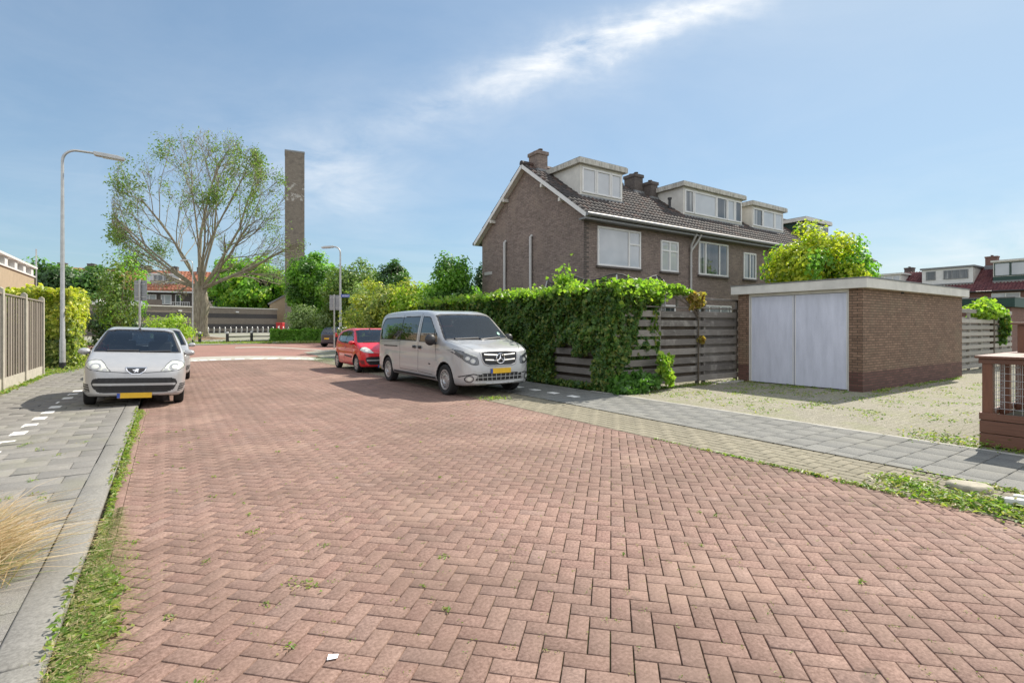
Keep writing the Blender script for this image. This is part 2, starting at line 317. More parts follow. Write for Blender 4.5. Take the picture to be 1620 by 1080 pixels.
    m['tile_dark'] = tiles('dark_pantile', [(.030,.026,.025), (.048,.040,.037), (.038,.032,.030), (.062,.047,.040), (.10,.054,.04)])
    m['tile_red'] = tiles('wine_pantile', [(.085,.022,.028), (.125,.035,.04), (.16,.05,.05), (.105,.03,.035)])
    m['tile_orange'] = tiles('orange_pantile', [(.28,.10,.055), (.37,.14,.075), (.44,.18,.10)])
    m['lead'] = plain('lead_flashing', (.20,.205,.21), .6, var=.2, nscale=5)
    m['zinc'] = plain('zinc_gutter', (.19,.19,.185), .5, .3, var=.15)
    m['pipe'] = plain('grey_pipe', (.42,.41,.39), .5, var=.08)
    m['galv'] = plain('galvanised_steel', (.42,.42,.41), .45, .55, var=.15, nscale=6)
    m['lamp_glass'] = plain('lamp_lens', (.55,.55,.52), .2)
    m['black'] = plain('black_paint', (.02,.02,.022), .45)
    m['dark'] = plain('dark_void', (.012,.012,.012), .9)
    t = NT('window_pane'); n = t.noise(.9, 3, .5); t.set(Base_Color=t.ramp(n, [(.3, (.34,.36,.38)), (.7, (.46,.48,.50))]), Roughness=.06); t.b.inputs['Specular IOR Level'].default_value = .9; m['pane'] = t.m
    t = NT('dark_window_pane'); n = t.noise(1.0, 4, .6, t.mapped((3.2, 3.2, .12))); t.set(Base_Color=t.ramp(n, [(.40, (.03,.035,.04)), (.53, (.07,.08,.085)), (.60, (.30,.30,.29))]), Roughness=.05); t.b.inputs['Specular IOR Level'].default_value = .9; m['pane_dark'] = t.m
    m['fence_grey'] = wood_mat('weathered_fence_board', (.06,.052,.047), (.27,.245,.215), 0, scale=20, moss=(.30,.28,.25))
    m['fence_light'] = wood_mat('silvered_fence_board', (.22,.205,.175), (.40,.375,.33), 0)
    m['fence_left'] = wood_mat('vertical_fence_board', (.15,.125,.10), (.30,.26,.215), 2)
    m['concrete_post'] = plain('concrete_post', (.42,.39,.32), .85, var=.16, nscale=6, bump=.15)
    m['hardwood'] = wood_mat('red_hardwood', (.085,.034,.019), (.22,.095,.055), 1, 16, .5)
    m['hardwood_up'] = wood_mat('red_hardwood_post', (.10,.036,.018), (.25,.10,.052), 2, 16, .5)
    m['bark'] = None
    t = NT('tree_bark'); n = t.noise(2, 8, .7, t.mapped((3, 3, .7))); c = t.ramp(n, [(.3, (.11,.09,.062)), (.5, (.23,.20,.145)), (.72, (.36,.325,.25))]); c = t.mix(t.ramp(t.noise(.8, 5), [(.5, 0.0), (.7, .5)]), c, (.16,.17,.08)); t.set(Base_Color=c, Roughness=.9); t.bump(n, .7, .05); m['bark'] = t.m
    m['bark_dark'] = plain('dark_bark', (.09,.07,.05), .9, var=.35, nscale=5, bump=.3)
    m['ivy'] = leaf_mat('ivy_leaf', [(.022,.055,.014), (.035,.082,.018), (.055,.115,.022), (.085,.15,.026), (.045,.095,.02), (.17,.17,.04), (.11,.17,.03)], .45, gain=1.65)
    m['vine'] = leaf_mat('vine_leaf', [(.09,.17,.025), (.15,.24,.035), (.22,.27,.04)], .5)
    m['vine_rust'] = leaf_mat('rusty_vine_leaf', [(.17,.14,.03), (.26,.15,.04), (.16,.18,.035), (.30,.14,.07)], .5)
    m['mid'] = leaf_mat('mid_green_leaf', [(.035,.085,.018), (.055,.125,.025), (.085,.17,.03)], .42)
    m['deep'] = leaf_mat('deep_green_leaf', [(.016,.042,.014), (.028,.065,.018), (.045,.09,.022)], .35)
    m['bright'] = leaf_mat('bright_green_leaf', [(.07,.16,.02), (.11,.22,.028), (.16,.28,.04)], .5)
    m['lime'] = leaf_mat('lime_leaf', [(.11,.19,.02), (.18,.26,.03), (.27,.33,.04)], .5)
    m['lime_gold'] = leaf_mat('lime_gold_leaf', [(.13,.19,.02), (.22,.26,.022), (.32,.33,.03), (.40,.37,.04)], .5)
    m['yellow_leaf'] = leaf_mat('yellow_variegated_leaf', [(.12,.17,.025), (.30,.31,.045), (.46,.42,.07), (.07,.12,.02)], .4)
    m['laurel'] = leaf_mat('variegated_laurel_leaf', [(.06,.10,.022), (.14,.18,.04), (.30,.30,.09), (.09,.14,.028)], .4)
    m['pale'] = leaf_mat('pale_green_leaf', [(.12,.17,.07), (.18,.24,.10), (.24,.30,.13)], .4)
    m['sparse'] = leaf_mat('fresh_green_leaf', [(.06,.11,.028), (.10,.155,.035), (.155,.20,.045)], .4)
    m['weed'] = leaf_mat('weed_leaf', [(.07,.14,.02), (.12,.20,.03), (.18,.24,.04), (.24,.24,.09), (.26,.21,.11)], .45, gain=1.35)
    m['straw'] = leaf_mat('dry_grass_blade', [(.30,.21,.10), (.42,.32,.18), (.52,.43,.28), (.17,.17,.06)], .3, tint=(1.1,1.0,.8), gain=1.5)
    m['tyre'] = plain('tyre_rubber', (.018,.018,.018), .85)
    m['rim'] = plain('wheel_rim', (.42,.42,.42), .35, .6)
    m['rim_dark'] = plain('wheel_recess', (.03,.03,.03), .7)
    m['chrome'] = plain('chrome', (.75,.75,.76), .12, 1.0, var=.03)
    m['plastic'] = plain('black_plastic', (.022,.022,.024), .5)
    m['seat'] = plain('dark_seat_cloth', (.055,.055,.06), .9)
    m['plate'] = plain('yellow_plate', (.70,.42,.02), .5, var=.08)
    m['plate_blue'] = plain('blue_plate_strip', (.03,.08,.35), .5)
    m['lens'] = plain('headlight_lens', (.55,.57,.52), .08, var=.1, nscale=12, coat=1)
    m['lens_dark'] = plain('smoked_headlight', (.07,.075,.08), .08, var=.4, nscale=14, coat=1)
    m['red_lens'] = plain('red_lens', (.45,.02,.02), .15, coat=1)
    m['glass'] = glass_mat('car_glass', .80); m['tinted'] = glass_mat('tinted_glass', .06)
    m['silver'] = paint_mat('silver_paint', (.42,.42,.42), .25, .34)
    m['silver_warm'] = paint_mat('warm_silver_paint', (.42,.425,.425), .25, .34)
    m['red_paint'] = paint_mat('red_paint', (.62,.005,.014), 0, .3)
    m['navy'] = paint_mat('dark_blue_paint', (.012,.016,.035), .1, .3)
    m['navy_green'] = plain('dark_green_paint', (.015,.05,.04), .5)
    m['sign_back'] = plain('grey_sign_back', (.26,.27,.28), .55, .3)
    m['blue_sign'] = plain('blue_enamel', (.04,.09,.42), .4)
    m['red_thing'] = plain('red_enamel', (.42,.02,.02), .4)
    m['slate'] = plain('pale_stone', (.33,.30,.23), .85, var=.3, nscale=9, bump=.4)
    m['paper'] = plain('white_paper', (.85,.86,.88), .8, var=.03)
    t = NT('safety_net'); tr = t.n('ShaderNodeBsdfTransparent'); mx = t.n('ShaderNodeMixShader'); mx.inputs[0].default_value = .45; t.set(Base_Color=(.02,.02,.02), Roughness=.9); t.l(tr.outputs[0], mx.inputs[1]); t.l(t.b.outputs[0], mx.inputs[2]); t.l(mx.outputs[0], t.out.inputs[0]); m['net'] = t.m
mats()

# ================================================================== THE SETTING
def ground():
    xs = np.concatenate([np.linspace(-420, -90, 12), np.linspace(-80, 80, 81), np.linspace(90, 420, 12)])
    ys = np.concatenate([np.linspace(-60, 0, 7), np.linspace(3, 110, 72), np.linspace(125, 700, 16)])
    X, Y = np.meshgrid(xs, ys, indexing='ij'); Z = hgt(X, Y) - .035
    V = np.stack([X, Y, Z], -1).reshape(-1, 3); n, m = X.shape; I = np.arange(n*m).reshape(n, m)
    F = np.stack([I[:-1, :-1], I[1:, :-1], I[1:, 1:], I[:-1, 1:]], -1).reshape(-1, 4)
    tag(np_mesh('ground', V, F, MAT['ground'], smooth=True), kind='structure')
ground()
def sheet(name, poly, mat, z, kind='structure', rise=False, div=0, thick=.03):   # a flat slab of paving, outline in world x, y
    bm = bmesh.new(); vs = [bm.verts.new((x, y, 0)) for x, y in poly]; f = bm.faces.new(vs)
    if rise:
        for k in range(14):
            for ax in ((0, 1, 0), (1, 0, 0)):
                bmesh.ops.bisect_plane(bm, geom=bm.verts[:]+bm.edges[:]+bm.faces[:], plane_co=(-75+k*8, 44+k*3.2, 0), plane_no=ax)
        for v in bm.verts: v.co.z = float(hgt(v.co.x, v.co.y))
    for v in bm.verts: v.co.z += z
    r = bmesh.ops.extrude_face_region(bm, geom=bm.faces[:]); 
    for v in [g for g in r['geom'] if isinstance(g, bmesh.types.BMVert)]: v.co.z -= thick
    bmesh.ops.recalc_face_normals(bm, faces=bm.faces)
    me = bpy.data.meshes.new(name); bm.to_mesh(me); bm.free(); me.materials.append(mat); o = link(name, me)
    if kind: tag(o, kind=kind)
    return o
def st_poly(pts): return [tuple(P(s, t)[:2]) for s, t in pts]
def pavers(name, rects, mat, clip, z=0.0, inset=.0034, bev=.0028, jitter=.0007, tilt=.003):
    """rects: (cx, cy, half_len, half_wid, angle) in street coordinates x=t, y=s; clip: (t0,t1,s0,s1)"""
    A = np.array(rects, float); n = len(A); cx, cy, hl, hw, an = A.T
    ca, sa = np.cos(an), np.sin(an); V = np.zeros((n, 12, 3))
    dz = RNG.normal(0, jitter, n); tx = RNG.normal(0, tilt, n); ty = RNG.normal(0, tilt, n)
    cor = [(-1,-1),(1,-1),(1,1),(-1,1)]
    for ring, (ins, zz) in enumerate(((inset+bev, 0), (inset, -bev*.8), (inset, -.04))):
        for k, (i, j) in enumerate(cor):
            u = i*(hl-ins); v = j*(hw-ins)
            V[:, ring*4+k, 0] = cx + u*ca - v*sa; V[:, ring*4+k, 1] = cy + u*sa + v*ca
            V[:, ring*4+k, 2] = z + zz + dz + (tx*u + ty*v if ring < 2 else 0)
    f = [(0,1,2,3)] + [(a, b, (b+1) % 4 + (a-a), 0) for a, b in ()]
    F = [[0,1,2,3]]
    for r in (0, 4):
        for k in range(4): F.append([r+k, r+4+k, r+4+(k+1) % 4, r+(k+1) % 4])
    F = np.array(F); FA = (F[None] + (np.arange(n)*12)[:, None, None]).reshape(-1, 4)
    o = np_mesh(name, V.reshape(-1, 3), FA, mat, rz=TH)
    if clip:
        bm = bmesh.new(); bm.from_mesh(o.data)
        for co, no in (((clip[0],0,0),(-1,0,0)), ((clip[1],0,0),(1,0,0)), ((0,clip[2],0),(0,-1,0)), ((0,clip[3],0),(0,1,0))):
            bmesh.ops.bisect_plane(bm, geom=bm.verts[:]+bm.edges[:]+bm.faces[:], plane_co=co, plane_no=no, clear_outer=True)
        bm.to_mesh(o.data); bm.free()
    return o
def herring(t0, t1, s0, s1, L, ang):
    w = L/2; ca, sa = math.cos(ang), math.sin(ang); out = []
    cx, cy = (t0+t1)/2, (s0+s1)/2; rad = math.hypot(t1-t0, s1-s0)/2; k = int(rad/w)+3
    for i in range(-k, k+1):
        for j in range(-k, k+1):
            c = (i-j) % 4
            if c == 0: px, py, a = i+1, j+.5, 0
            elif c == 3: px, py, a = i+.5, j+1, PI/2
            else: continue
            px *= w; py *= w; x = cx + px*ca - py*sa; y = cy + px*sa + py*ca
            if t0-L < x < t1+L and s0-L < y < s1+L: out.append((x, y, w, w/2, a+ang))
    return out
def bond(t0, t1, s0, s1, along_s, along_t):         # rows across the street direction, half bond
    out = []; s = s0; r = 0
    while s < s1:
        t = t0 - (along_t/2 if r % 2 else 0)
        while t < t1: out.append((t+along_t/2, s+along_s/2, along_t/2, along_s/2, 0)); t += along_t
        s += along_s; r += 1
    return out
tag(pavers('road', herring(-.304, 5.5, -4, 27.5, .212, R(45)), MAT['road'], (-.304, 5.5, -4, 27.5)), kind='structure')
tag(pavers('gutter_course', [(-.358, -4+.106+k*.212, .106, .053, PI/2) for k in range(150)], MAT['road'], None), kind='structure')
tag(pavers('parking_strip', herring(5.5, 6.55, -4, 26, .25, 0), MAT['yellow'], (5.5, 6.55, .4, 26), z=.004, inset=.006), kind='structure')
tag(pavers('pavement', bond(6.55, 8.3, -4.2, 27, .30, .40), MAT['slab'], (6.56, 8.29, -4, 26.5), z=.012, bev=.003, inset=.0055), kind='structure')
tag(pavers('left_pavement', bond(-3.3, -.63, -4.2, 30, .3, .45), MAT['slab_left'], (-3.3, -.633, -4, 29), z=.064, bev=.004, jitter=.003, tilt=.008), kind='structure')
tag(pavers('kerb', [(-.532, -4+.5+k*1.0, .5, .102, PI/2) for k in range(34)], MAT['kerb'], None, z=.07, bev=.014, jitter=.003), kind='structure')
tag(pavers('edging_strip', [(8.33, -4+.5+k*1.0, .5, .04, PI/2) for k in range(13)], MAT['pale_block'], None, z=.016, bev=.006), kind='structure')
tag(sheet('joint_sand', st_poly([(-5, -3.4), (-5, 9), (28, 9), (28, -3.4)]), MAT['sand'], -.0135, thick=.01), kind='structure')
# forecourt in front of the garage
fo = sheet('forecourt', st_poly([(-3, 8.37), (-3, 34), (9.0, 34), (9.0, 8.37)]), MAT['forecourt'], .008); fo.data.transform(Matrix.Rotation(-TH, 4, 'Z')); fo.rotation_euler = (0, 0, TH)
# cross street and everything paved beyond
Wd = Vector((.60, .80))
sheet('cross_street', [(-32, 27), tuple(P(27.5, -1.5)[:2]), tuple(P(27.5, 7.2)[:2]), (-9.5, 28.5), (-8, 40), (4, 56), (-12.5, 58.5), (-26.5, 41.5), (-41, 40), (-42, 28)], MAT['far_road'], -.004)
sheet('plaza', [(-70, 41.5), (-42, 41), (-26.2, 42), (-12, 59.5), (-4, 70), (-18, 105), (-70, 96)], MAT['plaza'], .05, rise=True, thick=.1)
def G(x, y, z=0.0):                                 # where the line through this picture point meets a level
    D = (1.52-z)*810/(y-517.0); return ((x-810)/810*D, D)
sheet('raised_crossing_edge', [G(*p) for p in ((296,566.2),(320,564.6),(350,563.6),(393,563.0),(440,563.2),(482,563.8),(500,565.4),(497,569.6),(470,568.6),(440,568.2),(393,568.6),(350,569.8),(320,571),(296,572))], MAT['pale_block'], .006)
sheet('crossing_far_edge', [G(*p) for p in ((372,549.2),(400,548.5),(430,548.7),(460,550),(500,552.6),(520,555),(520,556.4),(500,553.8),(460,551.2),(430,549.9),(400,549.7),(372,550.4))], MAT['pale_block'], .006)
sheet('corner_paving', [G(*p) for p in ((480,557),(520,553),(560,554),(560,568),(528,572),(500,562))], MAT['plaza'], .004)
mk = MB()                                           # white blocks set in the crossing edge, and the bay line of the left pavement
lo = [G(*p) for p in ((296,572),(320,571),(350,569.8),(393,568.6),(440,568.2),(470,568.6),(495,569.6))]
for k in range(len(lo)-1):
    a, b = Vector(lo[k]), Vector(lo[k+1]); m = max(2, int((b-a).length/.62)); dd = (b-a)/m; nn = Vector((-dd.y, dd.x)).normalized()
    for i in range(m):
        p = a + dd*i; q = p + dd*.72
        mk.prism([tuple(p+nn*.12), tuple(q+nn*.12), tuple(q+nn*.75), tuple(p+nn*.75)], 'z', .004, .016)
mk.build('crossing_marking', MAT['white_mark']).update_tag(); tag(bpy.data.objects['crossing_marking'], kind='structure')
mk = MB()
for k in range(22):
    s = .35 + k*.70; mk.box(-1.76, -1.60, s, s+.27, .03, .0675)
tag(mk.build('bay_line', MAT['white_mark'], rz=TH, bevel=.004), kind='structure')
mk = MB()
for k in range(4):
    s = 8.35+k*.7; mk.box(7.25, 7.42, s, s+.27, .0, .0165)
tag(mk.build('bay_line', MAT['white_mark'], rz=TH, bevel=.004), kind='structure')
kb = MB()
kp = [G(*p, .1) for p in ((432,541.5),(460,540.5),(490,540),(520,539.6))]
for a, b in zip(kp[:-1], kp[1:]): kb.bar((a[0], a[1], .02), (b[0], b[1], .02), .32, .24)
tag(kb.build('far_kerb', MAT['pale_block'], bevel=.02), kind='structure')

# ================================================================== FOLIAGE
def wob(p, f, seed):                                # smooth pseudo-noise in [-1, 1]
    r = np.random.default_rng(seed); o = 0
    for k in range(4):
        d = r.normal(size=3); d /= np.linalg.norm(d); o = o + np.sin(p@d*f*(1+.7*k)*2.2 + r.uniform(0, 6.3))/(1+.5*k)
    return o/2.2
def leaves(name, pts, size, mat, parent=None, nrm=None, spread=.9, aspect=.6, loc=None, rz=None, fold=.25, curl=True):
    pts = np.asarray(pts, float); n = len(pts)
    d = RNG.normal(size=(n, 3)); d /= np.linalg.norm(d, axis=1)[:, None]
    if nrm is not None: d = d*spread + nrm; d /= np.linalg.norm(d, axis=1)[:, None]
    a = RNG.normal(size=(n, 3)); a -= (a*d).sum(1)[:, None]*d; a /= np.linalg.norm(a, axis=1)[:, None]; b = np.cross(d, a)
    s = size*RNG.uniform(.6, 1.35, n)[:, None]
    # a folded leaf: two triangles' worth of quad pairs sharing the midrib
    tip = pts + a*s; root = pts - a*s*.85; l_ = pts + b*s*aspect + d*s*fold; r_ = pts - b*s*aspect + d*s*fold
    V = np.stack([root, l_, tip, r_], 1).reshape(-1, 3); I = (np.arange(n)*4)[:, None]
    F = np.concatenate([I + np.array([[0, 2, 1]]), I + np.array([[0, 3, 2]])], 0)
    return np_mesh(name, V, F, mat, parent, loc, rz)
def blob_points(n, rad, seed, clumps=60, cr=.3, base=None, shell=.55, flat=.0):
    """leaf positions in clumps spread through an uneven ellipsoid centred on the origin; rad = (rx, ry, rz)"""
    r = np.random.default_rng(seed); rad = np.array(rad, float)
    d = r.normal(size=(clumps, 3)); d /= np.linalg.norm(d, axis=1)[:, None]
    rr = shell + (1-shell)*r.uniform(0, 1, clumps)**.6; rr *= 1 + .22*wob(d*2, 1.3, seed+1)
    c = d*rr[:, None]*(1-cr*.55); w = r.uniform(.55, 1.4, clumps); k = r.choice(clumps, n, p=w/w.sum())
    e = r.normal(size=(n, 3)); e /= np.linalg.norm(e, axis=1)[:, None]; e *= (r.uniform(0, 1, n)**.45)[:, None]*cr*(.6+.6*w[k])[:, None]
    e[:, 2] *= .75
    p = (c[k] + e)
    nr = p/np.maximum(np.linalg.norm(p, axis=1), .2)[:, None]*.6 + e/cr*.8 + np.array([0, 0, .45])
    return p*rad, nr
def tree(name, x, y, h, rx, rz_, mat, label, cat='tree', group=None, n=7000, size=.16, seed=1, clumps=70, cr=.3, base=None, trunk=.12, limbs=7, shell=.5, ry=None, cz=None, bark='bark_dark', second=None):
    z0 = float(hgt(x, y)); root = empty(name, (x, y, z0)); tag(root, label, cat, group); cz = h - rz_ if cz is None else cz; ry = ry or rx
    p, nr = blob_points(n, (rx, ry, rz_), seed, clumps, cr, shell=shell); p[:, 2] += cz; ok = p[:, 2] > .08; p = p[ok]; nr = nr[ok]
    if second:
        q = wob(p, .9, seed+9) > .25; leaves('crown', p[~q], size, mat, root, nr[~q]); leaves('second_sprays', p[q], size, second, root, nr[q])  # noise patches of the crown carry the second leaf colour
    else: leaves('crown', p, size, mat, root, nr)
    r = random.Random(seed); m = MB(); top = max(cz - rz_*.35, h*.25)
    m.tube([(0, 0, -.15), (r.uniform(-.05, .05), 0, top*.5), (r.uniform(-.1, .1), r.uniform(-.1, .1), top)], [trunk*1.25, trunk, trunk*.8], 8)
    for k in range(limbs):
        a = 2*PI*k/limbs + r.uniform(-.3, .3); e = r.uniform(.35, .8); q = Vector((math.cos(a)*rx*e, math.sin(a)*ry*e, cz + rz_*r.uniform(-.1, .65)))
        st = Vector((0, 0, top*r.uniform(.55, 1))); mid = st.lerp(q, .5) + Vector((0, 0, -rz_*.08)); m.tube([st, mid, q], [trunk*.5, trunk*.32, trunk*.12], 5)
    m.build('trunk', MAT[bark], root, smooth=True); return root

# ================================================================== BUILDINGS
def window(parent, x0, x1, z0, z1, y=0.0, splits=(), pane='pane', frame='white', fw=.07, sill=True, name='window', hbar=None, fr=.06, face=-1, axis='y'):
    """a window in a wall that faces -y (axis 'y') or -x (axis 'x'); splits: mullion positions, hbar: (x0, x1, z) transoms"""
    def B(m, a0, a1, d0, d1, c0, c1):
        if axis == 'y': m.box(a0, a1, y+face*d1 if face < 0 else y+d0, y+face*d0 if face < 0 else y+d1, c0, c1)
        else: m.box(y-d1, y-d0, a0, a1, c0, c1)
    m = MB(); B(m, x0, x1, -.04, fr, z1-fw, z1); B(m, x0, x1, -.04, fr, z0, z0+fw); B(m, x0, x0+fw, -.038, fr-.002, z0+fw, z1-fw); B(m, x1-fw, x1, -.038, fr-.002, z0+fw, z1-fw)
    for q in splits: B(m, q-fw*.55, q+fw*.55, -.036, fr-.004, z0+fw, z1-fw)
    for a, b, q in (hbar or ()): B(m, a, b, -.034, fr-.006, q-fw*.45, q+fw*.45)
    w = m.build(name, MAT[frame], parent, bevel=.006); p = MB(); B(p, x0+fw*.6, x1-fw*.6, -.02, fr-.035, z0+fw*.6, z1-fw*.6); p.build('pane', MAT[pane], w)
    if sill: s = MB(); B(s, x0-.05, x1+.05, -.02, fr+.04, z0-.075, z0-.003); s.build('sill', MAT['brick_dark'], w)
    return w
def pantiles(name, mat, parent, x0, x1, y0, z0, y1, z1, cw=.205, rh=.34, amp=.024, cut=None):
    """rows of pantiles from the eave (y0, z0) up to the ridge (y1, z1); cut(x, f) True leaves a tile out"""
    Ls = math.hypot(y1-y0, z1-z0); dy, dz = (y1-y0)/Ls, (z1-z0)/Ls; ny, nz = -dz*(1 if y1 > y0 else 1), abs(dy)
    if y1 < y0: ny = abs(dz)
    else: ny = -abs(dz)
    rows = max(1, int(round(Ls/rh))); rh = Ls/rows; cols = max(1, int(round((x1-x0)/cw))); cw = (x1-x0)/cols
    prof = [(0, .0), (.12, -.55), (.38, -.75), (.55, -.3), (.70, .6), (.85, 1.0), (1.03, .35)]; V = []; F = []
    for r_ in range(rows):
        for c in range(cols):
            xa = x0+c*cw
            if cut and cut(xa+cw/2, (r_+.5)/rows): continue
            b = len(V); j = random.gauss(0, .003)
            for (d, lift) in ((-.03, .020+j), (rh, -.006+j)):
                for px, pz in prof:
                    q = r_*rh + d; h = amp*pz + lift; V.append((xa+px*cw, y0+dy*q+ny*h, z0+dz*q+nz*h))
            for px, pz in prof:
                q = r_*rh-.03; h = amp*pz - .006; V.append((xa+px*cw, y0+dy*q+ny*h, z0+dz*q+nz*h))
            n = len(prof)
            for k in range(n-1): F.append((b+k, b+k+1, b+n+k+1, b+n+k)); F.append((b+2*n+k, b+2*n+k+1, b+k+1, b+k))
    return np_mesh(name, np.array(V), np.array(F), mat, parent, smooth=False)
def chimney(parent, x0, x1, y0, y1, z0, z1, pots=2, mat='brick'):
    m = MB(); m.box(x0, x1, y0, y1, z0, z1-.14); m.box(x0-.04, x1+.04, y0-.04, y1+.04, z1-.14, z1)
    c = m.build('chimney', MAT[mat], parent); f = MB(); f.box(x0-.05, x1+.05, y0-.05, y1+.05, z0-.05, z0+.34); f.build('flashing', MAT['lead'], c)
    for k in range(pots):
        y = y0 + (k+.5)*(y1-y0)/pots; p = MB(); p.lathe([(.0, .0), (.07, 0), (.06, .08), (.10, .09), (.10, .12), (.0, .14)], 12, c=((x0+x1)/2, y, z1)); p.build('chimney_pot', MAT['brick_dark'], c, smooth=True)
    return c
def dormer(parent, x0, x1, yf, yb, z0, z1, splits, darks=(), side='cream', fascia='stained', face='white', fh=.20, over=.16, trim=None, wz=(.12, .10)):
    """flat-roofed dormer; its face stands at y=yf, it runs back to y=yb; splits: window edges as fractions"""
    m = MB(); m.box(x0, x1, yf, yb, z0-.5, z1-fh); d = m.build('dormer', MAT[side], parent)
    m = MB(); m.box(x0-over, x1+over, yf-over, yb, z1-fh, z1); m.build('roof_edge', MAT[fascia], d, bevel=.01)
    m = MB(); m.box(x0-over+.03, x1+over-.03, yf-over+.03, yb, z1+.002, z1+.03); m.build('roofing_felt', MAT['lead'], d)
    m = MB(); m.box(x0-.02, x1+.02, yf-.09, yf+.02, z0-.10, z0+.02); m.build('flashing', MAT['lead'], d)
    w = x1-x0; e = [x0+.07]+[x0+w*q for q in splits]+[x1-.07]
    for k in range(len(e)-1):
        window(d, e[k]+.01, e[k+1]-.01, z0+wz[0], z1-fh-wz[1], yf, pane='pane_dark' if k in darks else 'pane', frame=trim or face, sill=False, fw=.065, fr=.05)
    return d
def terrace():
    UW = 5.83; D = 7.0; EZ = 5.60; RZ = 8.02; base = Vector((2.53, 18.0, 0))
    labels = ['brown brick end house with two grey pipes on its blank gable wall',
              'brown brick terraced house with the widest dormer, of five panes, between two downpipes',
              'brown brick terraced house behind the lime green tree, its dormer third from the gable',
              'farthest house of the brown brick terrace, half behind the lime green tree']
    for u in range(4):
        root = empty('terraced_house', base + Vector((CU*u*UW, SU*u*UW, 0)), TH); tag(root, labels[u], 'house', 'brown brick terraced houses')
        m = MB(); g = .0 if u == 0 else .001; e = UW - (.9 if u == 3 else .001)
        if u in (0, 3):                              # the walls with a gable, one solid outline thickened
            m.prism([(0, 0), (D, 0), (D, EZ), (D/2, RZ), (0, EZ)], 'x', g, e)
        else: m.prism([(0, 0), (D, 0), (D, EZ), (D/2, RZ-.01), (0, EZ)], 'x', g, e)
        m.build('wall', MAT['brick'], root)
        # roof: both slopes of pantiles over a board, ridge, gutters
        ov = .32; sl = (RZ-EZ)/(D/2); lift = .13; x0 = -.24 if u == 0 else .001; x1 = UW-.001 if u < 3 else UW-.75
        brd = MB()
        for sgn in (0, 1):
            yy = (-ov, D/2) if sgn == 0 else (D+ov, D/2); z_e = EZ - ov*sl
            brd.prism([(yy[0], z_e+.03), (yy[1], RZ+.03), (yy[1], RZ+.075), (yy[0], z_e+.075)], 'x', x0+.01, x1-.01)
        rf = brd.build('roof', MAT['lead'], root)
        pantiles('roof_tiles', MAT['tile_dark'], rf, x0, x1, -ov-.05, EZ-(ov+.05)*sl+lift, D/2, RZ+lift)
        pantiles('roof_tiles', MAT['tile_dark'], rf, x0, x1, D+ov+.05, EZ-(ov+.05)*sl+lift, D/2, RZ+lift, cw=.5, rh=1.0)
        m = MB()
        for k in range(int((x1-x0)/.36)):
            a = x0 + k*.36; m.tube([(a, D/2, RZ+lift-.01), (a+.37, D/2, RZ+lift+.012)], [.13, .115], 8)
        m.build('ridge_tiles', MAT['tile_dark'], rf, smooth=True)
        m = MB(); m.tube([(x0, -ov-.11, EZ-.20), (x1, -ov-.11, EZ-.20)], .075, 10); m.box(x0, x1, -ov-.05, -.002, EZ-.36, EZ-.29); m.build('gutter', MAT['zinc'], root, smooth=True)
        m = MB(); m.tube([(x0, D+ov+.11, EZ-.20), (x1, D+ov+.11, EZ-.20)], .075, 8); m.build('gutter', MAT['zinc'], root, smooth=True)
        if u < 3:
            m = MB(); px = UW; m.tube([(px+.25, -ov-.08, EZ-.28), (px+.22, -.25, EZ-.55), (px+.0, -.09, EZ-.95), (px, -.09, .1)], .045, 8)
            if u == 0: m.tube([(px-.05, -ov-.08, EZ-.28), (px-.02, -.12, EZ-.7), (px, -.10, EZ-1.0)], .045, 8)
            for z in (1.2, 2.6, 4.0): m.tube([(px, -.09, z), (px, -.09, z+.06)], .058, 8)
            m.build('downpipe', MAT['pipe'], root, smooth=True)
        # facade
        if u == 0:
            window(root, .62, 2.86, 3.72, 5.14, 0, (2.22,), hbar=((2.26, 2.82, 4.62),)); window(root, 4.02, 5.08, 3.72, 4.95, 0, (4.55,), hbar=((4.05, 5.05, 4.55),))
        elif u == 1:
            window(root, .58, 2.66, 3.72, 5.14, 0, (1.05, 2.02), 'pane_dark'); window(root, 3.86, 4.86, 3.72, 4.93, 0, (4.36,), 'pane_dark')
        else:
            window(root, .6, 2.7, 3.72, 5.14, 0, (1.9,)); window(root, 3.9, 4.9, 3.72, 4.93, 0, (4.4,))
        window(root, .5, 2.9, 1.0, 2.45, 0, (1.3, 2.1), 'pane_dark'); window(root, 4.0, 4.9, 0.1, 2.4, 0, (), 'pane_dark', name='back_door', sill=False)
        yb = D/2 - .1; yf = 1.1
        if u == 0: dormer(root, .80, 3.05, yf, yb, 6.50, 7.88, (.36, .70), side='cream')
        if u == 1: dormer(root, 6.88-UW, 11.38-UW, yf, yb, 6.50, 7.95, (.16, .53, .72, .86), darks=(0, 2, 4))
        if u == 2: dormer(root, 12.25-2*UW, 15.2-2*UW, yf, yb, 6.50, 7.82, (.32, .70), darks=(0,))
        if u == 3: dormer(root, 17.5-3*UW, 20.2-3*UW, yf, yb, 6.50, 7.66, (.4, .62), darks=(1, 2), side='navy_green', fascia='cream')
        if u == 0: chimney(root, .30, .80, 3.1, 3.72, 7.6, 8.68)
        elif u == 1: chimney(root, -.05, .50, 2.95, 3.6, 7.5, 8.62, mat='brick_dark'); chimney(root, .55, 1.0, 2.5, 3.0, 7.2, 8.25, 1, 'brick_dark')
        else: chimney(root, .02, .6, 3.1, 3.8, 7.6, 8.45, mat='brick_dark')
        if u == 1:
            m = MB(); m.tube([(.62, 1.5, 6.8), (.62, 1.5, 7.22)], .06, 8); m.tube([(.62, 1.5, 7.2), (.62, 1.5, 7.28)], .09, 8); m.build('vent_pipe', MAT['black'], root, smooth=True)
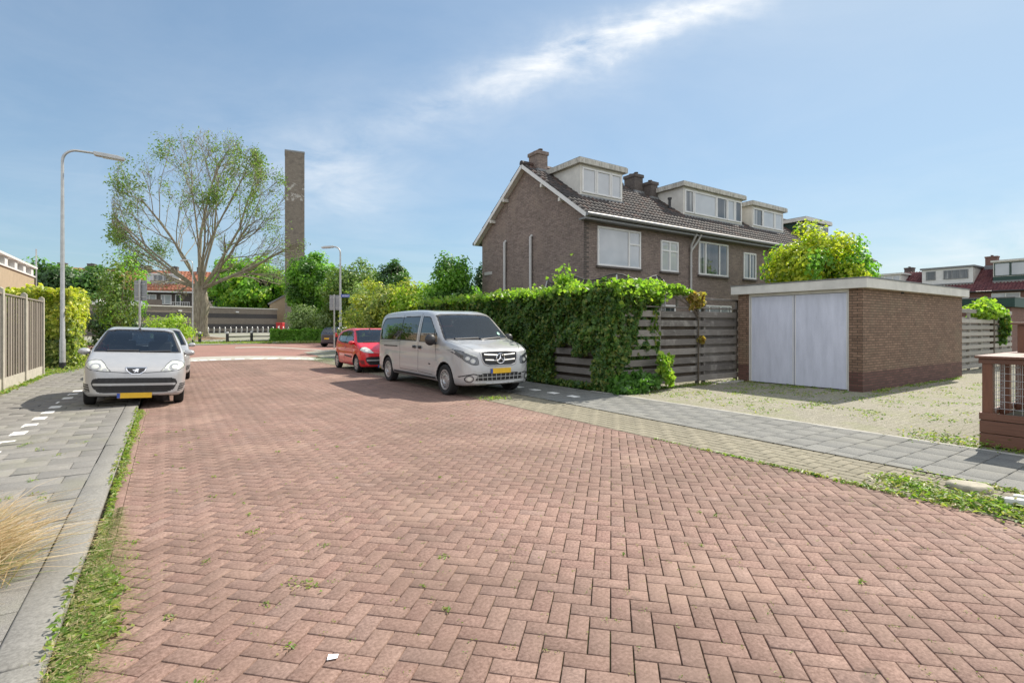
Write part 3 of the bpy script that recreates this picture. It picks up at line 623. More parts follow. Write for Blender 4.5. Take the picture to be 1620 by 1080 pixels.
        if u == 0:                                   # gable trim, purlin ends, pipes, plate, corner quoins
            m = MB()
            for a, b in (((-.22, -.36, EZ-.36*sl+.02), (-.22, D/2, RZ+.02)), ((-.22, D+.36, EZ-.36*sl+.02), (-.22, D/2, RZ+.02))): m.bar(a, b, .035, .145, (0, 0, 1))
            m.build('barge_board', MAT['white'], root)
            m = MB()
            for a, b in (((-.10, -.34, EZ-.34*sl-.03), (-.10, D/2, RZ-.04)), ((-.10, D+.34, EZ-.34*sl-.03), (-.10, D/2, RZ-.04))): m.bar(a, b, .20, .02, (0, 0, 1))
            m.build('soffit', MAT['cream'], root)
            for y in (4.85, 5.9, 2.2, 1.1): z = EZ + (D/2-abs(y-D/2))*sl - .16; m = MB(); m.box(-.24, 0, y-.05, y+.05, z-.07, z+.06); m.build('purlin_end', MAT['cream'], root)
            for y, z in ((3.07, 5.16), (4.97, 5.20)):
                m = MB(); m.tube([(-.09, y, .2), (-.09, y, z-.05), (-.02, y, z+.02)], .058, 10); m.build('flue_pipe', MAT['pipe'], root, smooth=True)
            m = MB(); m.box(-.03, -.001, 6.1, 6.75, 3.88, 4.02); m.build('name_plate', MAT['pipe'], root, bevel=.004)
            m = MB()
            for k in range(62): m.box(-.012, .22, -.014, -.0, .3+k*.085, .36+k*.085) if k % 2 else m.box(-.012, .11, -.014, -.0, .3+k*.085, .36+k*.085)
            m.build('corner_quoin', MAT['brick_dark'], root)
terrace()
def garage():
    root = empty('garage', (8.11, 11.84, 0), TH); tag(root, 'flat-roofed brick garage with double pale grey doors beside the slatted fence', 'garage')
    Lx, Ly, H = 6.8, 3.11, 2.42; th = .22
    m = MB(); m.box(th, Lx, 0, th, -.05, H); m.box(0, th, 0, .29, -.05, H); m.box(0, th, 2.80, Ly, -.05, H); m.box(th, Lx, Ly-th, Ly, -.05, H); m.box(Lx-th, Lx-.001, th, Ly-th, -.05, H)
    m.build('wall', MAT['brick_garage'], root)
    m = MB(); m.box(.02, .10, .29, 2.80, 2.345, H-.002); m.box(.02, .10, .29, .325, .01, 2.345); m.box(.02, .10, 2.765, 2.80, .01, 2.345); m.build('door_frame', MAT['cream'], root)
    for a, b in ((.33, 1.575), (1.590, 2.76)):
        m = MB(); m.box(.045, .085, a, b, .03, 2.335); d = m.build('door', MAT['door'], root, bevel=.004)
        h = MB(); h.box(.037, .046, a+.01, a+.03, .04, 2.33); h.box(.037, .046, b-.03, b-.01, .04, 2.33); h.build('door_trim', MAT['white'], d)
    m = MB(); m.box(-.14, Lx+.14, -.14, Ly+.14, H, 2.645); m.build('fascia', MAT['cream'], root, bevel=.006)
    m = MB(); m.box(-.155, Lx+.155, -.155, Ly+.155, 2.648, 2.672); m.build('roof_trim', MAT['zinc'], root)
    m = MB(); m.box(2.2, 2.36, -.012, .01, 2.36, 2.41); m.build('air_vent', MAT['dark'], root)
garage()
def rear_row():
    UW = 5.65; D = 7.5; EZ = 5.0; RZ = 7.45; labels = ['rear row house with a dark green band under its wide dormer',
        'rear row house with a white boarded dormer of four dark-framed panes', 'rear row house with a pale dormer just right of the lime green tree',
        'rear row house mostly behind the lime green tree and the garage roof']
    for u in range(4):
        s_far = 10.0 + (u+1)*UW                     # local x runs towards smaller s so that -y faces the street
        root = empty('rear_house', P(s_far, 64.9), TH - PI/2); tag(root, labels[u], 'house', 'wine red tiled houses of the rear row')
        m = MB(); m.prism([(0, 0), (D, 0), (D, EZ), (D/2, RZ), (0, EZ)], 'x', .001, UW-.001); m.build('wall', MAT['brick_rear'], root)
        sl = (RZ-EZ)/(D/2); m = MB(); m.prism([(-.3, EZ-.3*sl+.03), (D/2, RZ+.03), (D+.3, EZ-.3*sl+.03), (D+.3, EZ-.3*sl+.08), (D/2, RZ+.09), (-.3, EZ-.3*sl+.08)], 'x', .001, UW-.001); rf = m.build('roof', MAT['tile_red'], root)
        pantiles('roof_tiles', MAT['tile_red'], rf, .001, UW-.001, -.35, EZ-.35*sl+.15, D/2, RZ+.15, cw=.26, rh=.36, amp=.05)
        m = MB(); m.tube([(0, -.4, EZ-.12), (UW-.001, -.4, EZ-.12)], .07, 8); m.build('gutter', MAT['black'], root)
        window(root, .8, 2.8, 3.3, 4.7, 0, (1.8,), 'pane'); window(root, 3.6, 4.8, 3.3, 4.7, 0, (), 'pane'); window(root, .8, 3.2, .9, 2.4, 0, (2,), 'pane_dark')
        lo, hi = ((.72, 5.1), (.8, 4.9), (.7, 4.6), (.8, 4.8))[u]; z1 = (7.85, 7.6, 7.35, 7.4)[u]
        d = dormer(root, lo, hi, .9, D/2, 5.9, z1, ((.28,), (.30,), (.18, .36, .60, .8), (.3, .6))[u] if u != 1 else (), darks=(0, 1) if u == 2 else (), side='cream', fascia='cream' if u != 1 else 'lead', fh=.16, trim='white' if u in (2, 3) else ('navy_green' if u == 0 else 'white'), wz=(.45, .08) if u == 0 else (.15, .1))
        if u == 1:
            for o in list(d.children):
                if o.name.startswith('window'):
                    for c in list(o.children): bpy.data.objects.remove(c)
                    bpy.data.objects.remove(o)
            b = MB()
            for k in range(9): b.box(lo, hi, .875, .899, 5.92+k*.165, 5.92+k*.165+.155)
            b.build('boarding', MAT['white'], d)
            window(d, lo+.35, lo+1.15, 6.35, 7.25, .87, (), 'pane_dark', 'lead', sill=False); window(d, lo+1.8, hi-.35, 6.35, 7.25, .87, (lo+2.45, lo+3.1), 'pane_dark', 'lead', sill=False)
        if u == 0:
            b = MB(); b.box(lo, hi, .86, .899, 5.92, 6.3); b.build('green_panel', MAT['navy_green'], d)
            chimney(root, -.4, .5, 3.2, 3.9, 7.3, 8.55, 2, 'brick_rear')
        if u == 2: chimney(root, 3.5, 4.3, 5, 5.7, 6.9, 8.25, 2, 'brick_dark')
rear_row()
def flat_shed():
    root = empty('flat_roofed_shed', P(6.8, 32.8), TH); tag(root, 'low brick shed with dark green fascia behind the silvered slat fence', 'shed')
    m = MB(); m.box(0, 7, 0, 9, 0, 2.45); m.build('wall', MAT['brick_rear'], root)
    m = MB(); m.box(-.15, 7.15, -.15, 9.15, 2.452, 2.88); m.build('fascia', MAT['navy_green'], root, bevel=.01); m = MB(); m.box(-.17, 7.17, -.17, 9.17, 2.882, 2.93); m.build('roof_trim', MAT['zinc'], root)
    m = MB(); m.tube([(3, 4, 2.9), (3, 4, 3.5)], .07, 8); m.tube([(3, 4, 3.1), (3, 4, 3.2)], .2, 8); m.build('vent_pipe', MAT['pipe'], root)
flat_shed()
def left_building():
    root = empty('flat_roofed_school', P(50.5, -8.0), TH); tag(root, 'tan flat-roofed building with a white clerestory strip, behind the left fence', 'building')
    m = MB(); m.box(-14, 0, -22, 0, 0, 5.1); m.build('wall', MAT['tan_render'], root)
    m = MB(); m.box(-14.1, .08, -22, .1, 5.102, 5.2); m.box(-14.2, .15, -22, .15, 5.74, 5.88); m.build('white_band', MAT['white'], root)
    m = MB(); m.box(-13.7, -.3, -21.8, -.3, 5.2, 5.74); m.build('clerestory', MAT['pane_dark'], root)
    for k in range(9):
        m = MB(); m.box(-.32, .02, -1.2-k*2.4, -.5-k*2.4, 5.2, 5.74); m.build('clerestory_post', MAT['white'], root)
    m = MB(); m.tube([(.25, -1.1, 1.2), (.25, -1.1, 4.3)], .22, 8); m.build('red_pipe', MAT['red_thing'], root)
    m = MB(); m.bar((0, -1.5, 4.1), (.6, -1.5, 4.2), .06, .06); m.box(.5, .8, -1.6, -1.4, 4.08, 4.2); m.build('wall_lamp', MAT['galv'], root)
    m = MB(); m.tube([(.1, -.05, 0), (.1, -.05, 7.2)], .05, 6); m.build('lightning_rod', MAT['galv'], root)
left_building()
def banded_wall():
    a = Vector((-55.5, 62.0)); b = Vector((-39.0, 85.0)); L = (b-a).length; rz = math.atan2(b.y-a.y, b.x-a.x); z = .42
    root = empty('banded_brick_hall', (a.x, a.y, z), rz); tag(root, 'long low brick hall with dark horizontal bands, beside the tall brick tower', 'hall')
    m = MB(); m.box(0, L, 0, 14, -.4, 3.95); m.build('wall', MAT['brick_band'], root)
    m = MB(); m.box(-.1, L+.05, -.1, 14.1, 3.952, 4.1); m.build('roof_edge', MAT['cream'], root)
    for k in (6.5, 13.5, 21.5):
        m = MB(); m.box(k, k+.45, -.3, 0, 3.3, 3.5); m.build('wall_lamp', MAT['white'], root, bevel=.02)
    for k in (5.5, 9.5):
        m = MB(); m.lathe([(1.1, 0), (1.0, .35), (.7, .6), (.0, .75)], 16, c=(k, 3, 4.1)); m.build('roof_light', MAT['white'], root, smooth=True)
    m = MB(); m.box(-8, 17, 15, 25, 0, 5.6); m.build('rear_block', MAT['brick_dark'], root)
banded_wall()
def tower():
    root = empty('brick_tower', (-36.6, 86.2, .5), R(24)); tag(root, 'tall plain brick church tower standing at the end of the banded hall', 'tower')
    m = MB(); m.box(-1.5, 1.5, -1.35, 1.35, -.5, 30.0); m.build('shaft', MAT['brick_tower'], root)
    m = MB(); m.box(-1.54, 1.54, -1.39, 1.39, 30.002, 30.25); m.build('coping', MAT['lead'], root)
    r2 = empty('gabled_annex', (-41.0, 90, .5), R(24)); tag(r2, 'small grey gabled annex half hidden left of the tall brick tower', 'building')
    m = MB(); m.prism([(-1.4, -.5), (2.4, -.5), (2.4, 6.2), (1.2, 6.5), (-1.4, 4.9)], 'y', -2, 3); m.build('wall', MAT['tan_render'], r2); m = MB(); m.prism([(-1.6, 4.8), (1.2, 6.5), (1.2, 6.75), (-1.7, 5.0)], 'y', -2.2, 3.2); m.build('roof', MAT['lead'], r2)
tower()
def orange_row():
    rz = R(20); root = empty('orange_roofed_flats', (-83, 88.5, .5), rz); tag(root, 'dark brick flats with orange tiled roof, far behind the banded hall', 'building')
    L = 26; D = 9; EZ = 8.0; RZ = 11.6
    m = MB(); m.prism([(0, -.5), (D, -.5), (D, EZ), (D/2, RZ), (0, EZ)], 'x', 0, L); m.build('wall', MAT['brick_dark'], root)
    sl = (RZ-EZ)/(D/2); m = MB(); m.prism([(-.5, EZ-.5*sl+.1), (D/2, RZ+.1), (D+.5, EZ-.5*sl+.1), (D+.5, EZ-.5*sl+.25), (D/2, RZ+.3), (-.5, EZ-.5*sl+.25)], 'x', -.3, L+.3); rf = m.build('roof', MAT['tile_orange'], root)
    pantiles('roof_tiles', MAT['tile_orange'], rf, -.3, L+.3, -.5, EZ-.5*sl+.3, D/2, RZ+.3, cw=.6, rh=.7, amp=.06)
    m = MB(); m.box(-.3, L+.3, -.8, -.45, EZ-.62, EZ-.36); m.build('gutter', MAT['white'], root)
    for k in range(6): chimney(root, 2+k*4.4, 3.1+k*4.4, 3.9, 5.1, RZ-.3, RZ+1.1, 2, 'brick_dark')
    for x in (6, 16.5):
        dormer(root, x, x+5.2, 1.0, D/2, 9.3, 11.0, (.2, .5, .8), darks=(1, 2), side='white', fascia='white', fh=.2)
    for x in (1.5, 4.5, 10, 16.6, 19.0, 24):
        window(root, x, x+1.7, 5.2, 7.0, 0, (x+.6,), 'pane', fw=.14); window(root, x, x+1.7, 2.2, 4.0, 0, (x+.8,), 'pane', fw=.14)
    for x in (8, 21.5, 13.4):
        window(root, x-.2, x+.7, 5.0, 7.1, 0, (), 'pane_dark', fw=.14); m = MB(); m.box(x-.8, x+2.4, -1.1, 0, 4.6, 4.75)
        for k in range(12): m.box(x-.8+k*.28, x-.72+k*.28, -1.1, -1.05, 4.75, 5.6)
        m.box(x-.8, x+2.4, -1.12, -1.04, 5.6, 5.68); m.build('balcony', MAT['white'], root)
orange_row()

# ================================================================== CARS: each body is one smooth surface carved from its side, plan and front outlines
def catmull(pts, closed=True, k=6):
    P_ = np.array(pts, float); n = len(P_); out = []
    for i in range(n):
        p0, p1, p2, p3 = P_[(i-1) % n], P_[i], P_[(i+1) % n], P_[(i+2) % n]
        for t in np.linspace(0, 1, k, endpoint=False):
            out.append(.5*((2*p1)+(-p0+p2)*t+(2*p0-5*p1+4*p2-p3)*t*t+(-p0+3*p1-3*p2+p3)*t**3))
    return np.array(out)
def sdpoly(px, py, poly):
    shp = px.shape; px = px.ravel(); py = py.ravel(); d = np.full(px.shape, 1e9); sgn = np.zeros(px.shape, bool); n = len(poly)
    for i in range(n):
        ax, ay = poly[i-1]; bx, by = poly[i]; ex, ey = bx-ax, by-ay; wx, wy = px-ax, py-ay
        t = np.clip((wx*ex+wy*ey)/(ex*ex+ey*ey+1e-12), 0, 1); d = np.minimum(d, (wx-ex*t)**2+(wy-ey*t)**2)
        if abs(ey) > 1e-12: sgn ^= ((ay > py) != (by > py)) & (px < ex*(py-ay)/ey+ax)
    d = np.sqrt(d); return np.where(sgn, -d, d).reshape(shp)
def smax(a, b, k):
    h = np.maximum(k-np.abs(a-b), 0)/k; return np.maximum(a, b)+h*h*k*.25
class Body:
    def __init__(s, sp):
        s.sp = sp; s.side = catmull(sp['side'], k=5); s.plan = catmull(sp['plan']+[(x, -y) for x, y in reversed(sp['plan'])], k=4)
        s.zw = np.array(sp['width'], float)
    def F(s, x, y, z, f=None, h=None):
        sp = s.sp; ay = np.abs(y)
        if f is None: f = sdpoly(x, z, s.side)
        if h is None: h = sdpoly(x, ay, s.plan)
        Wz = np.interp(z, s.zw[:, 0], s.zw[:, 1])
        for ax in sp['axles']: 
            r = np.sqrt((x-ax)**2+(z-sp['wr'])**2); Wz = Wz + .022*np.exp(-((r-sp['ar']-.01)/.075)**2)
        for (cx, cz, sx, sz, amp) in sp.get('sculpt', ()): Wz = Wz + amp*np.exp(-((x-cx)/sx)**4-((z-cz)/sz)**2)
        g = ay-Wz; v = smax(smax(f, g, sp['k1']), h, sp['k2'])
        for ax in sp['axles']:
            r = np.sqrt((x-ax)**2+(z-sp['wr'])**2); v = np.maximum(v, -np.maximum(r-sp['ar'], sp['hw']-.30-ay))
        return v
    def mesh(s):
        sp = s.sp; hh = sp.get('vox', .02); L, H, Wd_ = sp['L'], sp['H'], sp['hw']
        xs = np.arange(-.06, L+.08, hh); ys = np.arange(-Wd_-.08, Wd_+.1, hh); zs = np.arange(.08, H+.08, hh)
        X, Z = np.meshgrid(xs, zs, indexing='ij'); f = sdpoly(X, Z, s.side)[:, None, :]
        X2, Y2 = np.meshgrid(xs, ys, indexing='ij'); h = sdpoly(X2, np.abs(Y2), s.plan)[:, :, None]
        G_ = s.F(xs[:, None, None], ys[None, :, None], zs[None, None, :], f, h); G_ = np.broadcast_to(G_, (len(xs), len(ys), len(zs)))
        I = G_ < 0; nx, ny, nz = G_.shape
        acc = np.zeros((nx-1, ny-1, nz-1, 3)); cnt = np.zeros((nx-1, ny-1, nz-1))
        for axis in range(3):
            for o1 in (0, 1):
                for o2 in (0, 1):
                    sl0 = [slice(0, -1)]*3; sl1 = [slice(0, -1)]*3; oth = [a for a in range(3) if a != axis]
                    sl1[axis] = slice(1, None)
                    for sl in (sl0, sl1):
                        for a, o in zip(oth, (o1, o2)): sl[a] = slice(1, None) if o else slice(0, -1)
                    a_, b_ = G_[tuple(sl0)], G_[tuple(sl1)]; c = (a_ < 0) != (b_ < 0); t = np.where(c, a_/np.where(c, a_-b_, 1), 0)
                    p = np.zeros(acc.shape); p[..., axis] = t
                    for a, o in zip(oth, (o1, o2)): p[..., a] = o
                    acc += p*c[..., None]; cnt += c
        act = cnt > 0; idx = -np.ones(act.shape, int); idx[act] = np.arange(act.sum()); ijk = np.argwhere(act)
        V = (ijk + acc[act]/cnt[act][:, None])*hh + np.array([xs[0], ys[0], zs[0]])
        Fs = []
        for axis in range(3):
            sl0 = [slice(1, -1)]*3; sl1 = [slice(1, -1)]*3; sl0[axis] = slice(0, -1); sl1[axis] = slice(1, None)
            a_, b_ = I[tuple(sl0)], I[tuple(sl1)]; e = np.argwhere(a_ != b_); fl = a_[tuple(e.T)]
            for a in range(3):
                if a != axis: e[:, a] += 1
            o = [a for a in range(3) if a != axis]; q = []
            for d1, d2 in ((1, 1), (0, 1), (0, 0), (1, 0)):
                c = e.copy(); c[:, o[0]] -= d1; c[:, o[1]] -= d2; q.append(idx[tuple(c.T)])
            q = np.stack(q, 1); flip = fl if axis != 1 else ~fl; q[~flip] = q[~flip][:, ::-1]; Fs.append(q)
        Fq = np.concatenate(Fs); Fq = Fq[(Fq >= 0).all(1)]
        for _ in range(3): 
            N, v = s.grad(V); V = V - N*np.clip(v, -.012, .012)[:, None]
        return V, Fq
    def grad(s, V, e=.004):
        x, y, z = V.T; v = s.F(x, y, z); g = np.stack([s.F(x+e, y, z)-s.F(x-e, y, z), s.F(x, y+e, z)-s.F(x, y-e, z), s.F(x, y, z+e)-s.F(x, y, z-e)], 1)/(2*e)
        n = np.linalg.norm(g, axis=1); n[n < 1e-6] = 1; return g/n[:, None], v/np.maximum(n, .5)
    def hit(s, axis, a, b, near):                  # first body point along an axis: 'side' (x,z) from y=+-, 'front' (y,z) from x-, 'rear', 'top' (x,y)
        a = np.asarray(a, float); b = np.asarray(b, float); steps = np.linspace(0, 1, 140)[:, None]
        sp = s.sp
        if axis == 'side': X = a[None]+0*steps; Z = b[None]+0*steps; Y = near*(sp['hw']+.08)*(1-steps) + 0*X
        elif axis == 'front': Y = a[None]+0*steps; Z = b[None]+0*steps; X = -.08+steps*(sp['L']*.62) + 0*Y
        elif axis == 'rear': Y = a[None]+0*steps; Z = b[None]+0*steps; X = sp['L']+.08-steps*(sp['L']*.5) + 0*Y
        else: X = a[None]+0*steps; Y = b[None]+0*steps; Z = sp['H']+.1-steps*1.0 + 0*X
        v = s.F(X, Y, Z); i = np.argmax(v < 0, 0); i = np.maximum(i, 1); j = np.arange(len(a)); t = v[i-1, j]/(v[i-1, j]-v[i, j]+1e-9)
        lerp = lambda A: A[i-1, j]+(A[i, j]-A[i-1, j])*t
        return np.stack([lerp(X), lerp(Y), lerp(Z)], 1)
def part_mesh(name, V, Fq, N, mat, parent, off=0.0):
    u, inv = np.unique(Fq, return_inverse=True); V2 = V[u]+N[u]*off; F2 = inv.reshape(Fq.shape)
    o = np_mesh(name, V2, F2, mat, parent, smooth=True); me = o.data
    if len(me.vertices) == len(V2): me.normals_split_custom_set_from_vertices([tuple(n) for n in N[u]])
    return o
def dense(poly, step=.03, closed=True):
    out = []; n = len(poly)
    for i in range(n if closed else n-1):
        a = np.array(poly[i], float); b = np.array(poly[(i+1) % n], float); m = max(1, int(np.linalg.norm(b-a)/step))
        for k in range(m): out.append(a+(b-a)*k/m)
    if not closed: out.append(np.array(poly[-1], float))
    return np.array(out)
def ribbon(body, name, view, pts, w, mat, parent, near=1, off=.002, closed=False, thick=0):
    p = dense(pts, .03, closed); n = len(p); d = np.gradient(p, axis=0) if not closed else np.roll(p, -1, 0)-np.roll(p, 1, 0)
    d /= np.maximum(np.linalg.norm(d, axis=1), 1e-6)[:, None]; q = np.stack([-d[:, 1], d[:, 0]], 1)*w/2
    A = body.hit(view, *(p+q).T, near); B = body.hit(view, *(p-q).T, near); NA, _ = body.grad(A); NB, _ = body.grad(B); A = A+NA*(off+thick); B = B+NB*(off+thick)
    V = np.concatenate([A, B]); k = np.arange(n if closed else n-1); k2 = (k+1) % n; F_ = np.stack([k, k2, n+k2, n+k], 1)
    if thick:
        C_ = np.concatenate([A-NA*(thick+.01), B-NB*(thick+.01)]); V = np.concatenate([V, C_]); F_ = np.concatenate([F_, np.stack([k, 2*n+k, 2*n+k2, k2], 1), np.stack([n+k, n+k2, 3*n+k2, 3*n+k], 1)])
    return np_mesh(name, V, F_, mat, parent, smooth=False)
def patch(body, name, view, poly, mat, parent, near=1, off=.004, step=.02, smooth=True):
    """a panel with the body's own curvature filling an outline given in the view plane"""
    bm = bmesh.new(); vs = [bm.verts.new((p[0], p[1], 0)) for p in dense(poly, step*1.5)]; bm.faces.new(vs)
    lo = np.min(poly, 0); hi = np.max(poly, 0)
    for ax in (0, 1):
        for c in np.arange(lo[ax]+step, hi[ax], step*1.6):
            bmesh.ops.bisect_plane(bm, geom=bm.verts[:]+bm.edges[:]+bm.faces[:], plane_co=(c, c, 0), plane_no=(1, 0, 0) if ax == 0 else (0, 1, 0))
    bmesh.ops.triangulate(bm, faces=bm.faces[:]); V = np.array([v.co[:2] for v in bm.verts]); bm.verts.index_update(); Ft = np.array([[v.index for v in f.verts] for f in bm.faces]); bm.free()
    Pn = body.hit(view, V[:, 0], V[:, 1], near); N, _ = body.grad(Pn); o = np_mesh(name, Pn+N*off, Ft, mat, parent, smooth=True)
    me = o.data; d = Pn[Ft[:, 1]]-Pn[Ft[:, 0]]; e = Pn[Ft[:, 2]]-Pn[Ft[:, 0]]
    if (np.cross(d, e)*N[Ft[:, 0]]).sum() < 0: me.flip_normals()
    if len(me.vertices) == len(Pn): me.normals_split_custom_set_from_vertices([tuple(n) for n in N])
    return o
def wheel(parent, x, y, r, w, side, steel=False, spokes=5, steer=0):
    m = MB(); rr = r*.64; s = side; prof = [(rr*.96, -w*.35), (r*.90, -w/2), (r*.975, -w*.42), (r, -w*.25), (r, w*.25), (r*.975, w*.42), (r*.90, w/2), (rr*1.02, w*.40)]
    m.lathe([(a, h*s) for a, h in prof], 40, 'y'); m.tube([(0, -w*.3, 0), (0, w*.3, 0)], rr*.5, 12)
    wh = m.build('wheel', MAT['tyre'], parent, (x, y, r), steer, smooth=30)
    m = MB(); m.lathe([(rr*.2, w*.25*s), (rr*1.0, w*.12*s), (rr*1.02, w*.40*s)], 32, 'y'); m.lathe([(0.0, w*.12*s), (rr*.99, w*.10*s)], 32, 'y'); m.build('wheel_recess', MAT['rim_dark'], wh, smooth=30)
    m = MB(); m.lathe([(rr*1.03, w*.36*s), (rr*1.04, w*.46*s), (rr*.93, w*.455*s), (rr*.88, w*.36*s)], 40, 'y')
    if steel:
        m.lathe([(0, w*.36*s), (rr*.30, w*.36*s), (rr*.42, w*.46*s), (rr*.66, w*.42*s), (rr*.70, w*.34*s)], 36, 'y')
        for k in range(16):
            a = 2*PI*k/16; c, q = math.cos(a), math.sin(a); t = Vector((-q, 0, c))*rr*.055
            for_ = [Vector((c*rr*.66, w*.41*s, q*rr*.66)), Vector((c*rr*.92, w*.38*s, q*rr*.92))]; m.bar(for_[0], for_[1], rr*.13, .012, (0, 1, 0))
    else:
        m.lathe([(0, w*.43*s), (rr*.2, w*.43*s), (rr*.24, w*.36*s)], 24, 'y')
        for k in range(spokes):
            a = 2*PI*k/spokes+.3; c, q = math.cos(a), math.sin(a)
            m.bar((c*rr*.15, w*.40*s, q*rr*.15), (c*rr*.92, w*.42*s, q*rr*.92), rr*.34, .02, (0, 1, 0))
    m.build('rim', MAT['rim'], wh, smooth=30); return wh
CACHE = {}
def car(sp, name, loc, rz, label, cat, group=None, paint='silver', roll=0.0, z=0.0):
    root = empty(name, loc, rz); tag(root, label, cat, group); key = sp['key']
    if roll: root.rotation_euler = Euler((roll, 0, rz), 'XYZ')
    # local frame: x from the front bumper backwards, y to the car's left when seen from the front
    if key not in CACHE:
        b = Body(sp); V, Fq = b.mesh(); N, _ = b.grad(V)
        # move vertices near each outline onto it, then sort the faces
        regs = sp['regions']; C_ = None
        for nm, view, poly, mat, off, cond in regs:
            poly = np.array(poly, float); a = V[:, 0] if view == 'side' else V[:, 1]; bb = V[:, 2]
            aa = np.abs(a) if view in ('front', 'rear') else a
            m = {'side': np.abs(N[:, 1]) > .35, 'front': (N[:, 0] < -.12) & (V[:, 0] < sp['L']*.55), 'rear': (N[:, 0] > .12) & (V[:, 0] > sp['L']*.6)}[view]
            if view == 'side' and 'windscreen' in cond: pass
            best = np.full(len(V), 9.); bx = np.zeros((len(V), 2)); P2 = np.stack([aa, bb], 1)
            for i in range(len(poly)):
                A, B = poly[i-1], poly[i]; e = B-A; t = np.clip(((P2-A)@e)/(e@e+1e-12), 0, 1)[:, None]; c = A+e*t; dd = np.linalg.norm(P2-c, axis=1); u = dd < best; best[u] = dd[u]; bx[u] = c[u]
            u = m & (best < .0085)
            new = bx[u]
            if view == 'side': V[u, 0] = new[:, 0]
            else: V[u, 1] = np.where(a[u] < 0, -new[:, 0], new[:, 0])
            V[u, 2] = new[:, 1]
        C_ = V[Fq].mean(1); Nf = N[Fq].mean(1); lab = np.zeros(len(Fq), int)
        for k, (nm, view, poly, mat, off, cond) in enumerate(regs):
            poly = np.array(poly, float); a = C_[:, 0] if view == 'side' else np.abs(C_[:, 1]); ins = sdpoly(a, C_[:, 2], poly) < 0
            m = {'side': np.abs(Nf[:, 1]) > .45, 'front': (Nf[:, 0] < -.16) & (C_[:, 0] < sp['L']*.55), 'rear': (Nf[:, 0] > .16) & (C_[:, 0] > sp['L']*.6)}[view]
            if 'high' in cond: m &= (np.abs(Nf[:, 1]) < .8)
            lab[ins & m] = k+1
        r_in = np.zeros(len(Fq), bool)
        for ax in sp['axles']:
            r = np.hypot(C_[:, 0]-ax, C_[:, 2]-sp['wr']); r_in |= (r < sp['ar']+.012) & (np.abs(C_[:, 1]) < sp['hw']-.012) & (Nf[:, 0]*(C_[:, 0]-ax)+Nf[:, 2]*(C_[:, 2]-sp['wr']) < .2)
        lab[r_in] = -1; lab[(Nf[:, 2] < -.8) & (C_[:, 2] < .34)] = -1
        CACHE[key] = (b, V, Fq, N, lab)
    b, V, Fq, N, lab = CACHE[key]; pm = MAT[paint]
    body = part_mesh('body', V, Fq[lab == 0], N, pm, root)
    part_mesh('underbody', V, Fq[lab == -1], N, MAT['plastic'], root)
    sides = {}
    for k, (nm, view, poly, mat, off, cond) in enumerate(sp['regions']):
        sel = lab == k+1
        if not sel.any(): continue
        C_ = V[Fq].mean(1)
        if 'split' in cond:
            for sg in (1, -1):
                q = sel & (C_[:, 1]*sg > 0)
                if q.any(): part_mesh(nm, V, Fq[q], N, pm if mat == 'paint' else MAT[mat], root, off)
        else: part_mesh(nm, V, Fq[sel], N, pm if mat == 'paint' else MAT[mat], root, off)
    for ax in sp['axles']:
        for sg in (1, -1): wheel(root, ax, sg*(sp['hw']-sp['tw']/2-.035), sp['wr'], sp['tw'], sg, sp.get('steel', False), sp.get('spokes', 5), R(sp.get('steer', 0)) if ax < 1.5 else 0)
    sp['detail'](b, root, pm, sp); return root
def mirror_(root, pm, x, y, z, sx, sy, sz, arm):
    for sg in (1, -1):
        m = MB(); 
        for k in range(9):
            a = -1+2*k/8
        prof = [(.0, -1), (.62, -.92), (.9, -.6), (1, 0), (.93, .55), (.7, .9), (0, 1)]; n = 16
        vs = []; 
        for r_, h in prof:
            for k in range(n):
                a = 2*PI*k/n; vs.append((x+sx*h*.55+(.0), sg*(y+sy*r_*math.cos(a)*.5), z+sz*r_*math.sin(a)*.5))
        m.add(vs, [(i*n+k, i*n+(k+1) % n, (i+1)*n+(k+1) % n, (i+1)*n+k) for i in range(len(prof)-1) for k in range(n)])
        mm = m.build('wing_mirror', pm, root, smooth=60); q = MB(); q.bar((x+.03, sg*(y-sy*.35), z-sz*.25), (x+.02, sg*(y-arm), z-sz*.45), .07, .04); q.build('mirror_stalk', MAT['plastic'], mm)
def seats(root, rows, z, hw):
    for x in rows:
        for sg in (1, -1):
            m = MB(); y = sg*hw*.48; m.box(x-.25, x+.25, y-.23, y+.23, z-.1, z+.12); m.prism([(x+.18, z+.1), (x+.32, z+.1), (x+.47, z+.62), (x+.36, z+.66)], 'y', y-.21, y+.21); m.prism([(x+.38, z+.68), (x+.48, z+.66), (x+.54, z+.86), (x+.43, z+.88)], 'y', y-.13, y+.13)
            m.build('seat', MAT['seat'], root, bevel=.03)
def plate_on(b, root, view, y0, y1, z0, z1, blue_side=1):
    yy = np.array([y0, y1, y1, y0]); zz = np.array([z0, z0, z1, z1]); h = b.hit(view, yy, zz, 1); x = h[:, 0].min()-.022 if view == 'front' else h[:, 0].max()+.012
    d = .010; m = MB(); m.box(x, x+d, y0, y1, z0, z1); p = m.build('number_plate', MAT['plate'], root, bevel=.003)
    m = MB(); e = (y0, y0+.045) if blue_side < 0 else (y1-.045, y1); m.box(x-.0015, x+d+.0015, e[0], e[1], z0+.004, z1-.004); m.build('blue_strip', MAT['plate_blue'], p)
